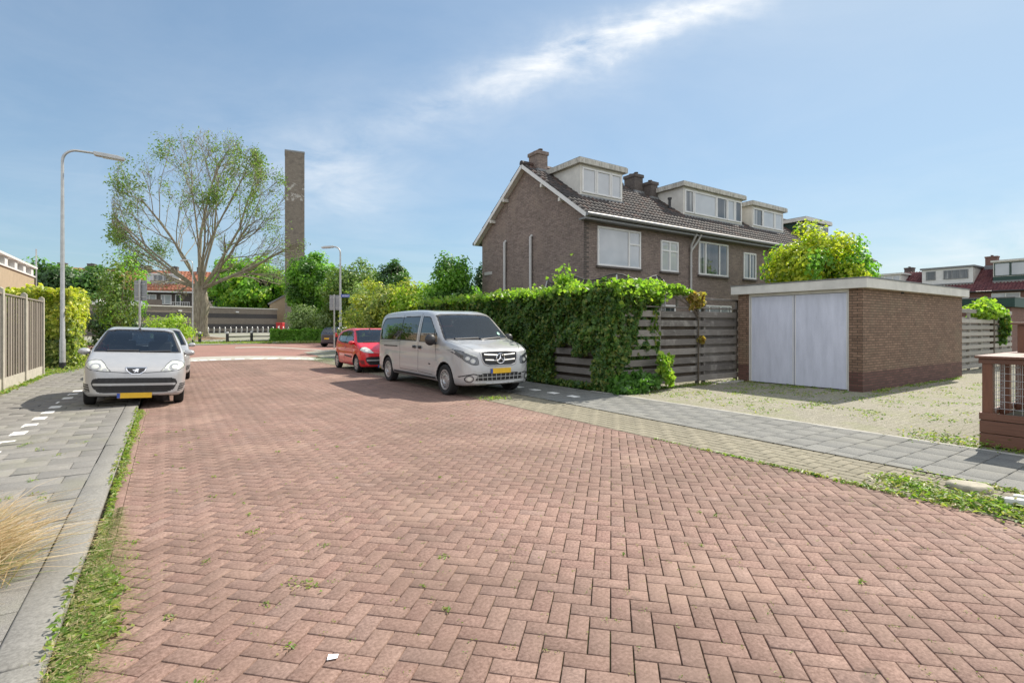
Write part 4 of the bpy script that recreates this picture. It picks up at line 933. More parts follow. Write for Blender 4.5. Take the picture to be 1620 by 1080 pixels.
# ---- small hatchback
def hatch_detail(b, root, pm, sp):
    mirror_(root, pm, .98, .85, .985, .15, .20, .13, .17)
    seats(root, (1.45, 2.35), .52, .70)
    m = MB(); m.prism([(.72, .62), (1.0, .62), (1.15, .88), (.80, .93)], 'y', -.66, .66); m.build('dashboard', MAT['plastic'], root, bevel=.02)
    m = MB(); m.box(.8, 3.1, -.66, .66, .24, .36); m.build('cabin_floor', MAT['plastic'], root)
    m = MB(); c = Vector((1.16, .34, .93)); ax = Vector((-1, 0, .45)).normalized(); u = ax.orthogonal().normalized(); v = ax.cross(u); m.tube([c+(u*math.cos(a)+v*math.sin(a))*.17 for a in np.linspace(0, 2*PI, 25)], .013, 6, False); m.bar(c-v*.16, c+v*.16, .04, .02); m.build('steering_wheel', MAT['plastic'], root, smooth=True)
    for i, (y0, y1) in enumerate(((-.52, -.02), (-.0, .5))):
        ribbon(b, 'wiper', 'front', [(y0, 1.015), (y1, .99 if i == 0 else 1.005)], .022, MAT['plastic'], root, off=.006, thick=.01)
    for sg in (1, -1):
        ribbon(b, 'door_gap', 'side', [(1.12, .30), (1.08, .55), (1.10, .93)], .010, MAT['plastic'], root, sg); ribbon(b, 'door_gap', 'side', [(1.98, .30), (2.0, .6), (2.02, .95)], .010, MAT['plastic'], root, sg)
        ribbon(b, 'door_gap', 'side', [(2.05, .30), (2.62, .34), (2.74, .62), (2.80, .95)], .009, MAT['plastic'], root, sg) if sp['key'] == 'hatch' else None
        ribbon(b, 'side_moulding', 'side', [(1.16, .50), (1.96, .53)], .045, MAT['plastic'], root, sg, thick=.008)
        ribbon(b, 'door_handle', 'side', [(1.80, .80), (1.95, .81)], .035, pm, root, sg, thick=.02)
    # bonnet edge, grille mesh bars, badge, lamps' inner pieces
    ribbon(b, 'bonnet_gap', 'front', [(-.40, .655), (-.13, .635), (.13, .635), (.40, .655)], .010, MAT['plastic'], root, off=.001)
    g = patch(b, 'grille_bar', 'front', [(-.60, .405), (.60, .405), (.62, .425), (.61, .447), (-.61, .447), (-.62, .425)], MAT['silver'], root, off=.016)
    for z0, z1, hw in ((.468, .525, .57), (.30, .385, .52)):
        m = MB()
        for k in range(13):
            y = -hw+2*hw*k/12; h = b.hit('front', [y, y], [z0, z1], 1)
            m.bar((h[0, 0]-.012, y-.02, z0), (h[1, 0]-.012, y+.02, z1), .006, .008, (1, 0, 0)); m.bar((h[0, 0]-.012, y+.02, z0), (h[1, 0]-.012, y-.02, z1), .006, .008, (1, 0, 0))
        m.build('grille_mesh', MAT['rim_dark'], root)
    bd = patch(b, 'badge', 'front', [(-.165, .728), (.165, .728), (.14, .665), (.065, .608), (-.065, .608), (-.14, .665)], MAT['chrome'], root, off=.010); patch(b, 'badge_field', 'front', [(-.143, .715), (.143, .715), (.122, .667), (.055, .621), (-.055, .621), (-.122, .667)], MAT['black'], bd, off=.014)
    li = [(-.040, .645), (-.022, .650), (-.012, .668), (-.045, .668), (-.055, .690), (-.035, .682), (-.010, .690), (.010, .702), (.035, .698), (.048, .688), (.030, .684), (.040, .672), (.026, .655), (.040, .645), (.020, .643), (.010, .658), (-.005, .648), (-.020, .640)]
    patch(b, 'lion_emblem', 'front', [(-y, z) for y, z in li], MAT['chrome'], bd, off=.018, step=.008)
    for sg in (1, -1):
        l_ = patch(b, 'reflector', 'front', [(sg*(.60+.085*math.cos(a)), .735+.062*math.sin(a)) for a in np.linspace(0, 2*PI, 18, endpoint=False)], MAT['rim'], root, off=.006); patch(b, 'bulb_glass', 'front', [(sg*(.60+.055*math.cos(a)), .735+.040*math.sin(a)) for a in np.linspace(0, 2*PI, 14, endpoint=False)], MAT['lens'], l_, off=.012)
        patch(b, 'indicator_lamp', 'front', [(sg*(.46+.032*math.cos(a)), .688+.026*math.sin(a)) for a in np.linspace(0, 2*PI, 12, endpoint=False)], MAT['rim'], root, off=.006)
        for k in range(3): ribbon(b, 'intake_slat', 'front', [(sg*.665, .31+k*.04), (sg*.775, .335+k*.04)], .010, pm, root, off=.012)
        ribbon(b, 'headlight_edge', 'front', HL_HATCH if sg > 0 else [(-y, z) for y, z in HL_HATCH], .010, MAT['plastic'], root, off=.003, closed=True)
    plate_on(b, root, 'front', -.26, .26, .175, .272, 1); plate_on(b, root, 'rear', -.26, .26, .55, .66, 1)
    t = b.hit('top', [1.55], [0.03], 1)[0]; m = MB(); m.lathe([(.0, .03), (.018, .025), (.025, 0)], 10, c=(t[0], t[1], t[2]-.005)); m.tube([(t[0], t[1], t[2]), (t[0]-.06, t[1]-.09, t[2]+.52)], [.006, .003], 5); m.build('aerial', MAT['plastic'], root, smooth=True)
HL_HATCH = [(.375, .665), (.44, .655), (.56, .668), (.68, .69), (.765, .755), (.72, .83), (.63, .855), (.54, .845), (.475, .79), (.43, .72)]
HATCH = dict(key='hatch', L=3.43, H=1.47, hw=.815, wr=.285, ar=.325, tw=.17, axles=(.70, 3.03), k1=.13, k2=.12, spokes=7, steer=0,
    side=[(.06,.20),(.005,.32),(-.005,.46),(.02,.60),(.075,.70),(.20,.78),(.42,.87),(.66,.95),(.80,1.005),(1.10,1.21),(1.38,1.375),(1.62,1.452),(2.0,1.478),(2.5,1.465),(2.9,1.42),(3.13,1.36),(3.26,1.18),(3.36,1.0),(3.42,.86),(3.44,.60),(3.42,.38),(3.34,.24),(2.9,.20),(1.8,.19),(.6,.19)],
    plan=[(-.004,.0),(.0,.30),(.035,.52),(.12,.68),(.28,.775),(.55,.825),(1.1,.84),(1.8,.845),(2.6,.84),(3.05,.81),(3.28,.74),(3.40,.60),(3.44,.35),(3.445,.0)],
    width=[(0,.76),(.2,.775),(.34,.800),(.60,.806),(.80,.802),(.90,.785),(1.0,.755),(1.2,.675),(1.4,.585),(1.6,.50)], sculpt=[(1.9, .68, 1.0, .05, -.010), (1.9, .80, 1.1, .05, .008)],
    regions=[('windscreen_trim', 'front', [(0,.985),(.70,.985),(.69,1.05),(.555,1.395),(.40,1.425),(0,1.43),(-.05,1.2)], 'plastic', -.001, ('high',)),
        ('windscreen', 'front', [(0,1.005),(.665,1.01),(.645,1.06),(.53,1.37),(.40,1.40),(0,1.405),(-.05,1.2)], 'glass', -.003, ('high',)),
        ('window_trim', 'side', [(1.03,1.00),(1.22,1.16),(1.50,1.345),(1.75,1.395),(2.2,1.40),(2.75,1.34),(2.95,1.20),(3.0,1.05),(2.5,.965),(1.8,.945),(1.05,.94)], 'plastic', -.001, ('split',)),
        ('side_window', 'side', [(1.20,1.12),(1.52,1.32),(1.75,1.37),(1.985,1.378),(1.985,.965),(1.20,.96)], 'glass', -.003, ('split',)),
        ('side_window', 'side', [(2.04,1.378),(2.2,1.378),(2.70,1.325),(2.86,1.20),(2.92,1.07),(2.5,.985),(2.04,.968)], 'glass', -.003, ('split',)),
        ('headlight', 'front', HL_HATCH, 'lens', .001, ('split',)),
        ('grille', 'front', [(0,.545),(.56,.542),(.63,.51),(.65,.44),(.615,.36),(.55,.29),(.46,.27),(0,.27),(-.05,.4)], 'black', -.004, ()),
        ('side_intake', 'front', [(.655,.285),(.735,.30),(.80,.43),(.69,.43)], 'black', -.003, ('split',)),
        ('rear_window', 'rear', [(0,1.03),(.56,1.04),(.60,1.08),(.49,1.32),(0,1.34),(-.05,1.2)], 'glass', -.002, ()),
        ('tail_light', 'rear', [(.62,.72),(.78,.74),(.74,1.04),(.66,1.04)], 'red_lens', .002, ('split',))], detail=hatch_detail)
# ---- the big van
def van_detail(b, root, pm, sp):
    mirror_(root, MAT['plastic'], 1.32, 1.07, 1.20, .20, .24, .26, .20)
    seats(root, (1.85, 2.9, 3.85), .85, .85)
    m = MB(); m.prism([(1.0, .8), (1.35, .8), (1.45, 1.12), (1.10, 1.17)], 'y', -.80, .80); m.build('dashboard', MAT['plastic'], root, bevel=.02)
    m = MB(); m.box(1.0, 5.1, -.78, .78, .35, .5); m.build('cabin_floor', MAT['plastic'], root)
    m = MB(); c = Vector((1.52, .42, 1.18)); ax = Vector((-1, 0, .9)).normalized(); u = ax.orthogonal().normalized(); v = ax.cross(u); m.tube([c+(u*math.cos(a)+v*math.sin(a))*.20 for a in np.linspace(0, 2*PI, 25)], .015, 6, False); m.bar(c-v*.18, c+v*.18, .05, .02); m.build('steering_wheel', MAT['plastic'], root, smooth=True)
    ribbon(b, 'wiper', 'front', [(-.62, 1.235), (-.02, 1.20)], .028, MAT['plastic'], root, off=.008, thick=.012); ribbon(b, 'wiper', 'front', [(-.02, 1.23), (.62, 1.215)], .028, MAT['plastic'], root, off=.008, thick=.012)
    for sg in (1, -1):
        for pts in ([(1.36, 1.14), (1.33, .9), (1.30, .72)], [(2.33, 1.82), (2.31, 1.1), (2.30, .42), (1.5, .40)], [(3.47, 1.80), (3.46, 1.1), (3.45, .42), (2.36, .42)], [(3.47, 1.12), (4.9, 1.10)]):
            ribbon(b, 'door_gap', 'side', pts, .012, MAT['plastic'], root, sg)
        ribbon(b, 'slide_rail', 'side', [(3.62, .99), (4.62, .98)], .032, MAT['plastic'], root, sg, off=.003)
        for x in (2.18, 2.50): ribbon(b, 'door_handle', 'side', [(x-.07, 1.005), (x+.08, 1.01)], .06, MAT['plastic'], root, sg, thick=.03)
        ribbon(b, 'sill_moulding', 'side', [(1.34, .335), (3.88, .335)], .05, MAT['plastic'], root, sg, thick=.004)
        ribbon(b, 'side_marker', 'side', [(1.62, .64), (1.70, .64)], .03, MAT['plastic'], root, sg, thick=.004)
        ribbon(b, 'headlight_edge', 'front', HL_VAN if sg > 0 else [(-y, z) for y, z in HL_VAN], .010, MAT['plastic'], root, off=.003, closed=True)
        for cy, cz, r_ in ((.66, .775, .055), (.76, .83, .045)):
            l_ = patch(b, 'projector_lamp', 'front', [(sg*(cy+r_*math.cos(a)), cz+r_*.9*math.sin(a)) for a in np.linspace(0, 2*PI, 16, endpoint=False)], MAT['rim'], root, off=.006, step=.012); patch(b, 'bulb_glass', 'front', [(sg*(cy+r_*.6*math.cos(a)), cz+r_*.55*math.sin(a)) for a in np.linspace(0, 2*PI, 12, endpoint=False)], MAT['lens'], l_, off=.012, step=.012)
        ribbon(b, 'lamp_brow', 'front', [(sg*.57, .865), (sg*.70, .915), (sg*.80, .965)], .028, MAT['lens'], root, off=.006)
        ribbon(b, 'fog_lamp_bezel', 'front', [(sg*(.735+.078*math.cos(a)), .40+.066*math.sin(a)) for a in np.linspace(0, 2*PI, 20, endpoint=False)], .016, MAT['plastic'], root, off=.005, closed=True); f = patch(b, 'fog_lamp', 'front', [(sg*(.735+.062*math.cos(a)), .40+.052*math.sin(a)) for a in np.linspace(0, 2*PI, 18, endpoint=False)], MAT['rim'], root, off=.006, step=.012); patch(b, 'bulb_glass', 'front', [(sg*(.735+.045*math.cos(a)), .40+.038*math.sin(a)) for a in np.linspace(0, 2*PI, 14, endpoint=False)], MAT['lens'], f, off=.011, step=.012)
        ribbon(b, 'fog_lamp_brow', 'front', [(sg*.50, .475), (sg*.66, .50), (sg*.80, .475), (sg*.88, .44)], .022, MAT['plastic'], root, off=.004)
        ribbon(b, 'bonnet_gap', 'top', [(.18, sg*.60), (.55, sg*.79), (1.02, sg*.86)], .012, MAT['plastic'], root, 1, off=.001)
    for z, hw in ((.885, .40), (.775, .385)):
        for sg in (1, -1): ribbon(b, 'grille_louvre', 'front', [(sg*.05, z-.012), (sg*hw, z+.008)], .034, MAT['galv'], root, off=.016, thick=.01)
    ribbon(b, 'grille_surround', 'front', GR_VAN, .026, MAT['silver'], root, off=.004, closed=True, thick=.008)
    h = b.hit('front', [0.], [.815], 1)[0]; m = MB(); x = h[0]-.028; cz = .815; m.tube([(x, math.cos(a)*.105, cz+math.sin(a)*.105) for a in np.linspace(0, 2*PI, 33)], .011, 8, False)
    for k in range(3):
        a = PI/2+k*2*PI/3; c, s_ = math.cos(a), math.sin(a); m.add([(x-.016, 0, cz), (x-.002, c*.104, cz+s_*.104), (x, -s_*.022+c*.01, cz+c*.022+s_*.01), (x, s_*.022+c*.01, cz-c*.022+s_*.01)], [(0, 1, 2), (0, 3, 1)])
    m.build('star_badge', MAT['chrome'], root, smooth=True, recalc=False)
    m = MB()
    for k in range(11):
        y = -.56+k*.112; hh = b.hit('front', [y, y], [.365, .495], 1); m.bar((hh[0, 0]-.012, y, .36), (hh[1, 0]-.012, y+.012*np.sign(y), .495), .012, .012, (1, 0, 0))
    m.build('intake_bars', MAT['silver_warm'], root); ribbon(b, 'intake_bar', 'front', [(-.58, .43), (.58, .43)], .014, MAT['silver_warm'], root, off=.012)
    plate_on(b, root, 'front', -.26, .26, .50, .61, 1); plate_on(b, root, 'rear', -.26, .26, .70, .81, 1)
    m = MB(); hh = b.hit('top', [1.32], [.25], 1)[0]; m.box(1.30, 1.60, .10, .38, 1.225, 1.235); m.build('red_card', MAT['red_thing'], root)
    patch(b, 'green_sticker', 'front', [(-.66+.035*math.cos(a), 1.33+.035*math.sin(a)) for a in np.linspace(0, 2*PI, 14, endpoint=False)], plain('green_sticker', (.02,.30,.20), .4), root, off=.004, step=.014)
    m = MB(); m.box(1.72, 1.80, -.09, .09, 1.66, 1.74); m.build('rear_view_mirror', MAT['plastic'], root)
HL_VAN = [(.535, .70), (.60, .685), (.70, .705), (.80, .765), (.875, .86), (.925, .985), (.90, 1.01), (.80, .96), (.68, .895), (.57, .85), (.54, .79)]
GR_VAN = [(-.47, .945), (-.25, .965), (.25, .965), (.47, .945), (.455, .80), (.40, .70), (.28, .665), (-.28, .665), (-.40, .70), (-.455, .80)]
VAN = dict(key='van', L=5.25, H=1.91, hw=.965, wr=.335, ar=.385, tw=.215, axles=(.90, 4.33), k1=.14, k2=.16, vox=.022, steel=True, steer=0,
    side=[(.10,.24),(.02,.34),(-.005,.48),(.01,.64),(.05,.80),(.10,.93),(.20,1.015),(.45,1.095),(.80,1.175),(1.02,1.235),(1.35,1.50),(1.66,1.745),(1.90,1.835),(2.3,1.89),(3.0,1.918),(4.0,1.915),(4.7,1.89),(4.98,1.85),(5.10,1.72),(5.18,1.40),(5.24,1.05),(5.255,.70),(5.24,.42),(5.15,.28),(4.2,.25),(2.5,.25),(1.0,.24)],
    plan=[(-.006,.0),(.0,.30),(.035,.56),(.13,.76),(.30,.88),(.60,.955),(1.1,.985),(2.0,.99),(3.6,.99),(4.6,.98),(5.0,.94),(5.18,.84),(5.25,.6),(5.258,.0)],
    width=[(0,.90),(.25,.925),(.40,.950),(.70,.958),(1.0,.955),(1.12,.940),(1.3,.905),(1.6,.835),(1.8,.780),(2.0,.70)], sculpt=[(2.6, .88, 1.7, .06, -.014), (2.6, .50, 1.5, .05, .010)],
    regions=[('windscreen_trim', 'front', [(0,1.19),(.86,1.20),(.85,1.28),(.735,1.76),(.60,1.795),(0,1.81),(-.05,1.5)], 'plastic', -.001, ('high',)),
        ('windscreen', 'front', [(0,1.225),(.83,1.235),(.815,1.30),(.705,1.735),(.59,1.765),(0,1.78),(-.05,1.5)], 'glass', -.003, ('high',)),
        ('window_trim', 'side', [(1.30,1.17),(1.31,1.31),(1.78,1.69),(1.90,1.735),(2.26,1.755),(2.25,1.13),(1.30,1.13)], 'plastic', -.001, ('split',)),
        ('quarter_window', 'side', [(1.33,1.17),(1.34,1.30),(1.455,1.39),(1.455,1.155),(1.33,1.155)], 'tinted', -.003, ('split',)),
        ('side_window', 'side', [(1.50,1.15),(1.50,1.43),(1.80,1.67),(1.92,1.715),(2.23,1.73),(2.22,1.15)], 'tinted', -.003, ('split',)),
        ('window_trim', 'side', [(2.42,1.14),(2.42,1.76),(4.70,1.74),(4.86,1.68),(4.95,1.50),(4.98,1.14)], 'plastic', -.001, ('split',)),
        ('side_window', 'side', [(2.445,1.165),(2.445,1.735),(3.455,1.732),(3.455,1.165)], 'tinted', -.003, ('split',)),
        ('side_window', 'side', [(3.485,1.165),(3.485,1.732),(4.68,1.715),(4.83,1.66),(4.92,1.48),(4.95,1.165)], 'tinted', -.003, ('split',)),
        ('headlight', 'front', HL_VAN, 'lens_dark', .001, ('split',)),
        ('grille', 'front', [(0,.965),(.25,.965),(.47,.945),(.455,.80),(.40,.70),(.28,.665),(0,.665),(-.05,.8)], 'black', -.006, ()),
        ('lower_intake', 'front', [(0,.50),(.45,.50),(.56,.47),(.62,.36),(0,.35),(-.05,.4)], 'black', -.004, ()),
        ('rear_window', 'rear', [(0,1.15),(.72,1.15),(.64,1.72),(0,1.74),(-.05,1.4)], 'tinted', -.002, ()),
        ('tail_light', 'rear', [(.80,.85),(.94,.85),(.90,1.25),(.82,1.25)], 'red_lens', .002, ('split',))], detail=van_detail)
def put_car(sp, name, s, t, label, cat, paint, ang=0.0, left=0.0, group=None, z=0.0):
    # the car's front faces down the street (towards smaller s); t is its centre line
    p = P(s, t, z); rz = TH + PI/2 + R(ang)
    return car(sp, name, p, rz, label, cat, group, paint, roll=left)
vn = put_car(VAN, 'van', 9.42, 6.08, 'large warm silver van with dark side windows, parked against the ivy hedge', 'van', 'silver_warm'); vn.scale = (1.03, 1.0, 1.02)
put_car(HATCH, 'parked_car', 11.72, -.50, 'small silver hatchback with a lion badge, half on the left pavement', 'car', 'silver', left=R(2.6), z=.035, group='cars parked along the street')
put_car(HATCH, 'parked_car', 17.1, -.22, 'silver car mostly hidden behind the small silver hatchback', 'car', 'silver', left=0, group='cars parked along the street')
put_car(HATCH, 'parked_car', 16.42, 6.03, 'small bright red hatchback parked behind the silver van', 'car', 'red_paint', group='cars parked along the street')
rear = car(HATCH, 'parked_car', (0, 0, 0), 0, 'dark blue hatchback seen from behind, parked beyond the red one', 'car', 'cars parked along the street', 'navy')
rear.location = (-12.2, 42.0, 0); rear.rotation_euler = (0, 0, R(-117)); rear.scale = (1.12, 1.08, 1.05)

# ================================================================== HEDGES, TREES, WEEDS
def hedge_pts(n, x0, x1, y0, y1, z0, z1, faces, seed, bulge=.14, depth=.22, top=None):
    """leaf positions over a clipped or overgrown block; faces: subset of '-x +x -y +y top'; top(x or y) gives the height"""
    r = np.random.default_rng(seed); area = {'-x': (y1-y0)*(z1-z0), '+x': (y1-y0)*(z1-z0), '-y': (x1-x0)*(z1-z0), '+y': (x1-x0)*(z1-z0), 'top': (x1-x0)*(y1-y0)}
    tot = sum(area[f] for f in faces); PP = []; NN = []
    for f in faces:
        k = int(n*area[f]/tot); u, v = r.uniform(0, 1, (2, k)); X = x0+(x1-x0)*u; Y = y0+(y1-y0)*u; Zz = z0+(z1-z0)*v
        if f == '-x': p = np.stack([np.full(k, x0), Y, Zz], 1); nn = (-1, 0, .35)
        elif f == '+x': p = np.stack([np.full(k, x1), Y, Zz], 1); nn = (1, 0, .35)
        elif f == '-y': p = np.stack([X, np.full(k, y0), Zz], 1); nn = (0, -1, .35)
        elif f == '+y': p = np.stack([X, np.full(k, y1), Zz], 1); nn = (0, 1, .35)
        else: Y = y0+(y1-y0)*v; p = np.stack([X, Y, np.full(k, z1)], 1); nn = (0, 0, 1)
        nv = np.array(nn, float); nv /= np.linalg.norm(nv); off = bulge*wob(p, 1.6, seed+3)+bulge*.7*wob(p, 5.0, seed+5)-depth*r.uniform(0, 1, k)**1.5
        p = p+nv*off[:, None]
        if top is not None: p[:, 2] = z0+(p[:, 2]-z0)*top(p)
        PP.append(p); NN.append(np.tile(nv, (k, 1)))
    return np.concatenate(PP), np.concatenate(NN)
def ivy_hedge():
    root = empty('ivy_hedge', P(8.7, 8.45, 0), TH); tag(root, 'dense dark green ivy hedge covering the fence behind the silver van', 'hedge')
    L = 10.6                                        # local y up the street, x away from it
    top = lambda p: 1 + .035*np.sin(p[:, 1]*1.7+1) + .02*np.sin(p[:, 1]*4.1)
    p, n = hedge_pts(84000, -.02, .75, .1, L, .02, 2.40, ('-x', 'top', '-y'), 11, top=top, bulge=.19, depth=.28)
    p2, n2 = hedge_pts(24000, .0, 1.72, -.24, .35, .02, 2.34, ('-y', 'top', '-x', '+x'), 12, bulge=.16, top=lambda q: 1+.05*np.sin(q[:, 0]*2.2+.6))
    # the corner mass hangs lower and thinner to its right; a window to the boards stays open at its left foot
    k2 = ~((p2[:, 0] > .98+.12*wob(p2, 2, 4)) & (p2[:, 2] < .30 + 1.25*(p2[:, 0]-.98) + .25*wob(p2, 3, 5))) ; p2 = p2[k2]; n2 = n2[k2]
    k1 = ~((p[:, 1] < 2.0) & (p[:, 1] > .35) & (p[:, 2] < .95+.2*wob(p, 3, 8)) & (p[:, 2] > .15)); p = p[k1]; n = n[k1]
    leaves('foliage', np.concatenate([p, p2]), .052, MAT['ivy'], root, np.concatenate([n, n2]), .75, .72)
    r = np.random.default_rng(5); k = 3000; c = np.stack([r.uniform(.05, 1.75, k), r.normal(.0, .22, k), 2.34+.10*r.normal(size=k)], 1); 
    k = 2600; d = np.stack([r.normal(.15, .3, k), r.uniform(.3, 10.4, k), 2.46+.07*r.normal(size=k)], 1); k = 420; e = np.stack([r.normal(.15, .12, k), 1.6+r.normal(0, .16, k), 2.45+np.abs(r.normal(0, .24, k))], 1); d = np.concatenate([d, e])
    leaves('top_sprays', np.concatenate([c, d]), .062, MAT['vine'], root, None, .9, .75)
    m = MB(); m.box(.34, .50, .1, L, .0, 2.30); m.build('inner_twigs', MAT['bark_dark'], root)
    m = MB()
    for q in range(7): m.box(.20, .225, .12, 2.6, .10+q*.238, .255+q*.238)
    m.build('covered_planks', MAT['fence_grey'], root, bevel=.004)
    # trailing shoots
    m = MB(); tips = []
    for q in range(26):
        x = r.uniform(.1, 1.7); z = r.uniform(2.2, 2.45); a = Vector((x, -.1, z)); pts = [a]
        for j in range(4): a = a+Vector((r.normal(0, .10), r.normal(-.05, .06), .12-.06*j)); pts.append(a)
        m.tube(pts, [.006, .005, .004, .003, .002], 4); tips += pts[1:]
    m.build('shoots', MAT['vine'], root)
    tips = np.array([tuple(t) for t in tips]); tips = np.repeat(tips, 5, 0)+r.normal(0, .05, (len(tips)*5, 3)); leaves('shoot_leaves', tips, .06, MAT['vine'], root, None, .9, .75)
    low, nl = blob_points(2200, (.85, .38, .36), 31, 26, .4, shell=.2); low += (.55, -.42, .18); low = low[low[:, 2] > .03]; leaves('ground_shoots', low, .075, MAT['mid'], root, None, 1, .75)
ivy_hedge()
def plank_fence():
    root = empty('plank_fence', P(8.50, 8.55, 0), TH); tag(root, 'weathered grey fence of horizontal planks between the ivy and the garage', 'fence')
    L = 4.98; r = random.Random(4)
    b = MB()
    for k in range(8):
        z = .10+k*.238
        xs = [0, 1.65, 3.15, L]
        for i in range(3):
            dz = r.uniform(-.008, .008); y = r.uniform(-.004, .004); b.box(xs[i]+.004, xs[i+1]-.004, -.022+y, .0+y, z+dz, z+.155+dz)
            if k < 7 and i != 1 or k in (1, 4): pass
    b.build('planks', MAT['fence_grey'], root, bevel=.004)
    b = MB()
    for k in range(7): z = .22+k*.238; b.box(0, 3.2, .085, .105, z, z+.125)
    b.build('rear_planks', MAT['bark_dark'], root); b = MB()  # dark boards added here stand in for the shade in the plank gaps
    for k in range(7): z = .22+k*.238; b.box(3.204, L, .085, .105, z, z+.125)
    b.build('rear_planks', MAT['fence_grey'], root)
    for x in (.05, 1.62, 3.15, 3.42, L-.1):
        m = MB(); m.box(x-.04, x+.04, .0, .084, 0, 1.98 if x < 3 else 2.05); m.build('post', MAT['fence_grey'], root, bevel=.004)
    m = MB(); m.box(-.05, L+.1, -.04, .12, 2.004, 2.035); m.build('cap_rail', MAT['fence_grey'], root, bevel=.004)
    m = MB(); m.box(1.0, L+.25, .02, .08, 2.24, 2.30); m.build('upper_beam', MAT['fence_grey'], root, bevel=.004)
    for x in (1.5, 2.35, 3.5, L):
        m = MB(); m.box(x-.03, x+.03, .03, .078, 2.036, 2.24); m.build('upper_post', MAT['fence_grey'], root)
    m = MB(); m.box(3.6, 4.7, -.35, -.05, .0, .045); m.build('foot_slab', MAT['pale_block'], root, bevel=.01)
    v = empty('climbing_vine', P(8.5, 10.9, 0), TH); tag(v, 'rusty and yellow-green vine spilling over the top of the plank fence', 'climbing plant')
    q = np.random.default_rng(8)
    pa, na = blob_points(650, (.36, .16, .28), 41, 14, .4, shell=.3); pa += (.68, -.05, 2.22); leaves('rusty_foliage', pa, .055, MAT['vine_rust'], v, None, 1, .75)
    pb, nb = blob_points(900, (.85, .16, .17), 43, 16, .4, shell=.2); pb += (-.25, -.02, 2.50); leaves('green_foliage', pb, .06, MAT['vine'], v, None, 1, .75)
    m = MB(); m.tube([(.72, -.06, .0), (.70, -.07, .8), (.74, -.05, 1.6), (.66, -.05, 2.15)], [.022, .02, .016, .01], 6)
    for k in range(5): m.tube([(.72, -.06, 1.7+k*.08), (.4-k*.3, -.04, 2.30+.02*k), (-.1-k*.3, -.03, 2.45)], [.012, .01, .004], 4)
    m.build('stem', MAT['bark_dark'], v, smooth=True)
    pc, nc = blob_points(160, (.14, .08, .2), 44, 6, .5, shell=.2); pc += (.80, -.09, 1.15); leaves('stem_leaves', pc, .045, MAT['vine_rust'], v, None, 1, .75)
    pd, nd = blob_points(500, (.3, .2, .55), 45, 12, .4, shell=.2); pd += (-.95, -.35, .65); leaves('young_foliage', pd[pd[:, 2] > .03], .07, MAT['vine'], v, None, 1, .8)
plank_fence()
def slat_fence():
    root = empty('slat_fence', P(5.8, 20.35, 0), TH); tag(root, 'silvered horizontal slat fence right of the garage, topped with yellow-green leaves', 'fence')
    L = 7.6; b = MB()
    for k in range(9):
        z = .10+k*.222
        if k == 8: z += .12
        b.box(0, 5.15, -.025, -.003, z, z+.13); b.box(5.35, L, -.025, -.003, z, z+.13)
        if k < 8: b.box(0, L, .082, .100, z+.10, z+.20)
    b.build('slats', MAT['fence_light'], root, bevel=.004)
    for x in (.08, 1.3, 2.6, 3.9, 6.4, L-.08):
        m = MB(); m.box(x-.035, x+.035, 0, .08, 0, 2.15); m.build('post', MAT['fence_light'], root)
    m = MB(); m.box(5.18, 5.32, -.03, .09, 0, 2.2); m.build('gate_post', MAT['bark_dark'], root)
    v = empty('vine_bush', P(6.0, 25.2, 0), TH); tag(v, 'yellow-green leafy climber over the far end of the slat fence', 'climbing plant')
    p, n = blob_points(2600, (1.5, .5, .5), 51, 34, .35, shell=.3); p += (-.1, -.1, 2.15); leaves('foliage', p, .085, MAT['vine'], v, None, 1, .75)
    p, n = blob_points(500, (.35, .2, .8), 52, 12, .35, shell=.3); p += (1.1, -.35, 1.5); leaves('hanging_foliage', p, .085, MAT['ivy'], v, None, 1, .75)
    m = MB(); m.tube([(1, .2, 0), (.9, .2, 1.2), (.3, .1, 2.1)], [.03, .025, .015], 6); m.build('stem', MAT['bark_dark'], v)
slat_fence()
def left_fence():
    root = empty('board_fence', P(20.7, -3.12, 0), TH); tag(root, 'vertical board fence with concrete posts along the left pavement', 'fence'); r = random.Random(9)
    ps = [0, -2.3, -4.6, -6.9, -9.2, -11.5]
    for y in ps:
        m = MB(); m.box(-.06, .06, y-.06, y+.06, 0, 2.38); m.prism([(-.06, 2.382), (.06, 2.382), (0, 2.43)], 'y', y-.06, y+.06); m.build('concrete_post', MAT['concrete_post'], root, bevel=.008)
    for a, b_ in zip(ps[1:], ps[:-1]):
        m = MB(); m.box(-.025, .025, a+.062, b_-.062, .02, .34); m.build('gravel_board', MAT['concrete_post'], root)
        m = MB(); y = a+.07
        while y < b_-.10:
            w = min(.125, b_-.07-y); o = r.uniform(-.004, .004); e = (0, .016) if int((y-a)/.13) % 2 == 0 else (-.02, -.004); m.box(e[0]+o, e[1]+o, y, y+w, .345, 2.24+r.uniform(-.01, .01)); y += w*.98+.004
        m.build('boards', MAT['fence_left'], root); m = MB(); m.box(-.045, .04, a+.062, b_-.062, 2.262, 2.30); m.box(.018, .045, a+.062, b_-.062, 2.06, 2.14) if False else None; m.build('top_rail', MAT['fence_left'], root)
left_fence()
